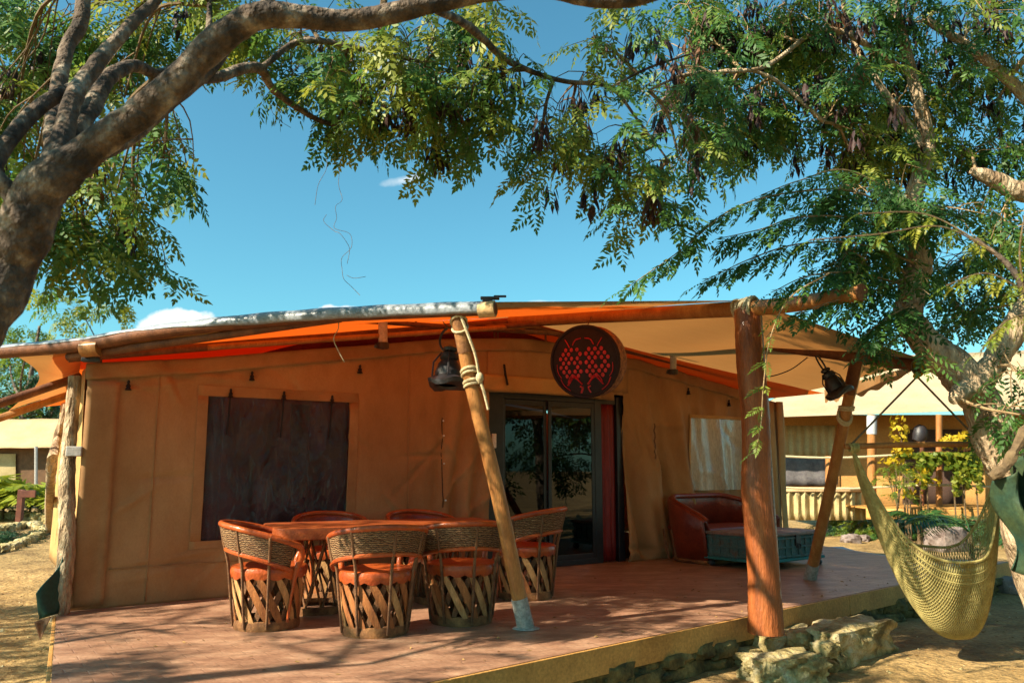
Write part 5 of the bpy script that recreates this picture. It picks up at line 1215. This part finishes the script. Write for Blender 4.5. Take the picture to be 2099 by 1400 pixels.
# planter box with trailing vines on the rail
pv = FP(1950, 940, -1.35); pl = thing('vine_planter', (*pv[:2], GZ), 'railing planter spilling light green trailing vines', 'planter')
m = MB(); m.tube([FP(1885, 938, -1.35), FP(2015, 934, -1.35)], .13, 8); m.build('trough', 'sign_wood', pl)
q = np.random.default_rng(55); Q = []
for u, v1, n in ((1886, 960, 90), (1895, 1000, 110), (1905, 985, 70), (1912, 962, 60), (1925, 950, 60), (1945, 962, 90), (1960, 1015, 150), (1972, 990, 100), (1985, 1000, 120), (1998, 985, 90), (2008, 1010, 100), (1940, 936, 140), (1985, 938, 200), (1900, 938, 140), (1860, 938, 60)):
    for i in range(int(n*1.5)):
        p = FP(u+q.normal(0, 3 if v1 > 945 else 14), 930+(v1-930)*q.uniform(0, 1), -1.5+q.normal(0, .08)); k = q.uniform(.04, .085); d_ = q.normal(0, 1, 3); d_ /= np.linalg.norm(d_); e_ = np.cross(d_, (.3, -1, .2)); e_ /= np.linalg.norm(e_)
        Q.append([p-d_*k, p+e_*k*.7, p+d_*k, p-e_*k*.7])
Q = np.array(Q); quads_mesh('vines', Q, q.uniform(.3, .95, len(Q)), 'leaf_bright', pl)
# palms and low planting between the tents
def palm(p, nf, L, label, mt, seed, group, trunk=.35, up_=.9, w=.032, nl=26):
    t = thing('palm_plant', p, label, 'palm', group); q = np.random.default_rng(seed); p = np.array(p)
    m = MB(); m.tube([p+(0, 0, -.05), p+(.01, 0, trunk*.5), p+(0, .01, trunk)], [.05, .04, .035], 8); m.build('stem', 'twig', t)
    for k in range(nf):
        a = 6.283*k/nf+q.uniform(-.3, .3); el = up_*q.uniform(.6, 1.15); LL = L*q.uniform(.75, 1.1); d_ = np.array([math.cos(a), math.sin(a), 0]); P_ = []
        for i in range(11):
            f = i/10; P_.append(p+(0, 0, trunk)+d_*LL*(f*math.cos(el)+.28*f*f)+np.array([0, 0, LL*(math.sin(el)*f-.62*f*f)]))
        m = MB(); m.tube(P_, list(np.linspace(.012, .003, 11)), 5)
        sd = np.cross(d_, (0, 0, 1))
        for i in range(nl):
            f = .15+.85*i/nl; x = f*10; k0 = min(9, int(x)); b = P_[k0]+(P_[k0+1]-P_[k0])*(x-k0); tg = P_[k0+1]-P_[k0]; tg /= np.linalg.norm(tg); ll = LL*.34*math.sin(math.pi*(.12+.8*f))
            for sg in (-1, 1):
                dd = sd*sg*.8+tg*.75+np.array([0, 0, -.28+q.uniform(-.15, .15)]); dd /= np.linalg.norm(dd); nn_ = np.cross(dd, tg); nn_ /= np.linalg.norm(nn_)+1e-6; ww = np.cross(nn_, dd)*w/2
                m.quads([b-ww*.4, b+dd*ll*.45-ww, b+dd*ll, b+dd*ll*.45+ww], [(0, 1, 2, 3)])
        m.build('frond', mt, t, smooth=False)
    return t
gpm = 'small palms in the garden'
palm(G(1885, 1118, GZ+.05), 9, 1.0, 'young dark green palm seen behind the hammock', 'palm_green', 1, gpm, .4, 1.0)
palm(W(1985, 1060, 13.5)*[1, 1, 0]+[0, 0, GZ], 7, 1.5, 'larger dark palm with arching fronds right of the hammock', 'palm_green', 2, gpm, .6, .75)
mound('sapling', G(1990, 1110, GZ), (.28, .25, .62), 16, 'thin light green sapling between the palms', 'leaf_bright', 82, TW_FINE, (.7, 1.0), (.4, .9), cat='sapling')
for i, (u, v, sx, h, n, lm, lab) in enumerate(((1740, 1098, .8, .42, 46, 'leaf', 'low green ground cover shrub behind the painted chest'), (1790, 1102, .6, .36, 36, 'leaf_bright', 'light green shrub left of the young palm'), (1845, 1106, .6, .36, 36, 'leaf', 'green shrub at the foot of the young palm'), (1920, 1098, .7, .4, 44, 'leaf', 'green shrub behind the boulder'), (2000, 1108, .7, .42, 44, 'leaf', 'green shrub right of the boulder'), (2075, 1120, .8, .5, 44, 'leaf_dark', 'dark shrub at the foot of the hammock tree'))):
    mound('shrub', G(u, v, GZ), (sx*1.25, .5, h*1.15), int(n*2.4), lab, lm, 100+i, TW_COARSE, (.32, .6), (.1, .8), 'shrubs between the tents')
o = rock('boulder', (0, 0, 0), (.82, .6, .62), 'stone_grey', None, .4, 9, .16, 10, .6); o.location = tuple(G(1942, 1128, GZ)+(0, 0, .17)); tag(o, 'pinkish grey boulder behind the hammock', 'rock', 'rocks by the right path')
for i, (u, v, s_) in enumerate(((1745, 1112, .3), (1772, 1108, .22), (2060, 1215, .35), (2030, 1205, .2))):
    o = rock('garden_rock', (0, 0, 0), (s_*1.4, s_, s_*.8), 'stone_grey', None, i, 60+i, .2, 6, .7); o.location = tuple(G(u, v, GZ)+(0, 0, s_*.2)); tag(o, ['dark rock behind the chest by the path', 'small rock beside the path shrub', 'rock under the right end of the deck', 'small rock left of the one under the deck end'][i], 'rock', 'rocks by the right path')
# dark green cloth hung over a bent branch at the right picture edge
gc = thing('green_cloth', (3.05, 4.75, GZ), 'dark green cloth hanging over a bent branch at the right edge', 'cloth')
m = MB()
def gcl(u, v):
    a = W(2150, 880, 4.7)*(1-u)+W(2040, 985, 4.7)*u; b = W(2150, 1230, 4.7)*(1-u)+W(2085, 1170, 4.7)*u
    p = a*(1-v)+b*v; return p+np.array([.03*math.sin(v*6+u*3)+(.05*math.sin(v*3)*u), .09*math.sin(u*13+v*2)+.03*math.sin(v*7), 0])
m.grid(gcl, 30, 24); m.build('cloth', 'tarp_deep', gc, thick=.006)
m = MB(); m.tube(smooth_path([W(2030, 978, 4.68), W(2062, 955, 4.66), W(2090, 905, 4.66), W(2130, 840, 4.7), W(2220, 760, 4.8)], 6), [.022, .026, .03, .034, .034]*5, 8, jitter=.06); m.build('bent_branch', 'twig', gc)
m = MB(); m.tube([W(2180, 800, 4.8), W(2230, 1100, 4.8), (3.5, 4.8, GZ-.05)], .04, 8); m.build('support_post', 'bark_smooth', gc)

# ================================================================ background on the left
lt = thing('tan_tent', W(60, 960, 33)*[1, 1, 0]+[0, 0, GZ], 'small far tent with tan roof beyond the left garden', 'tent')
def LP(u, v, dy=0): return W(u, v, 33.0+dy)
m = MB(); m.grid(lambda u, v: (LP(-160, 920)*(1-u)+LP(150, 917)*u)*(1-v)+(LP(-130, 862, 1.5)*(1-u)+LP(130, 858, 1.5)*u)*v+np.array([0, 0, -.05*math.sin(math.pi*v)+.01*math.sin(u*25)]), 20, 6); m.build('roof', 'far_roof_tan', lt, thick=.01)
m = MB(); m.quads([LP(-150, 1010, .6), LP(140, 1010, .6), LP(140, 912, .6), LP(-150, 914, .6)], [(0, 1, 2, 3)]); m.build('wall', 'flap_brown', lt, thick=.01, smooth=False)
m = MB(); m.quads([LP(-30, 985, .5), LP(32, 985, .5), LP(32, 930, .5), LP(-30, 930, .5)], [(0, 1, 2, 3)]); m.build('blind', 'far_blind', lt, thick=.01, smooth=False)
for u in (74, 118):
    m = MB(); m.tube([LP(u, 1010, -.1), LP(u, 915, -.1)], .06, 8); m.build('post', 'grey_pipe', lt)
gly = 'yellow green palms in the left garden'
for i, (u, v, nf, L, lab) in enumerate(((60, 1042, 11, 1.15, 'bright yellow green palm behind the wooden sign'), (5, 1046, 10, 1.1, 'yellow green palm cut by the left edge'), (112, 1046, 10, 1.0, 'yellow green palm beside the tent corner'), (-60, 1044, 9, 1.2, 'yellow green palm just outside the left edge'))):
    palm(G(u, v+18, GZ), nf+4, L*2.6, lab, 'palm_yellow', 20+i, gly, .3, 1.05, .15, 18)
for i, (u, v) in enumerate(((30, 1050), (95, 1054))):
    mound('shrub', G(u, v+8, GZ), (1.0, .5, .5), 50, ['dark green hedge plants under the left palms', 'dark green shrub under the palm by the tent corner'][i], 'leaf', 120+i, TW_COARSE, (.4, .6), (.2, .7), 'shrubs in the left garden')
sgp = G(38, 1080, GZ); sg_ = thing('wooden_signpost', sgp, 'dark red wooden post with a small blank side board in the left garden', 'signpost')
m = MB(); pt_ = W(42, 1003, sgp[1]); m.box((sgp[0]+.0, sgp[1], (GZ+pt_[2])/2), (.16, .14, pt_[2]-GZ)); m.build('post', 'sign_wood', sg_, smooth=False, bevel=.01)
m = MB(); bpos = W(58, 1012, sgp[1]-.1); m.box(bpos, (.42, .05, .2)); m.build('board', 'sign_wood', sg_, smooth=False, bevel=.008)
# stone edging of the garden beds
def edging(pts, n, s_, lab, seed, name='garden_edging'):
    t = thing(name, (*pts[0][:2], GZ), lab, 'edging', 'stone edgings of the left garden beds'); P_ = smooth_path(pts, 8); q = random.Random(seed)
    for i in range(n):
        f = i/(n-1)*(len(P_)-1.001); k = int(f); p = P_[k]+(P_[k+1]-P_[k])*(f-k)
        rock('edging_stone', (p[0], p[1]+q.uniform(-.05, .05), GZ+s_*.3), (s_*q.uniform(.9, 1.5), s_*q.uniform(.7, 1), s_*q.uniform(.7, 1)), 'stone', t, q.uniform(0, 3), seed+i, .2, 4, .6)
    return t
edging([G(-40, 1062, GZ), G(30, 1064, GZ), G(80, 1069, GZ), G(135, 1073, GZ)], 16, .34, 'row of pale stones edging the palm bed', 200)
edging([G(-40, 1140, GZ), G(20, 1128, GZ), G(60, 1112, GZ), G(88, 1098, GZ), G(82, 1086, GZ)], 18, .22, 'curved row of stones round the signpost bed', 300)
edging([G(0, 1092, GZ), G(30, 1086, GZ), G(60, 1082, GZ), G(75, 1084, GZ)], 10, .26, 'grey stones heaped round the signpost foot', 400)
for i, (u, v) in enumerate(((10, 1108), (45, 1100))):
    mound('shrub', G(u, v+4, GZ), (.55, .35, .2), 40, ['low dark green plants in front of the signpost', 'low green plants right of the signpost foot'][i], 'leaf_dark', 140+i, TW_FINE, (.8, 1.2), (.2, .8), 'shrubs in the left garden')
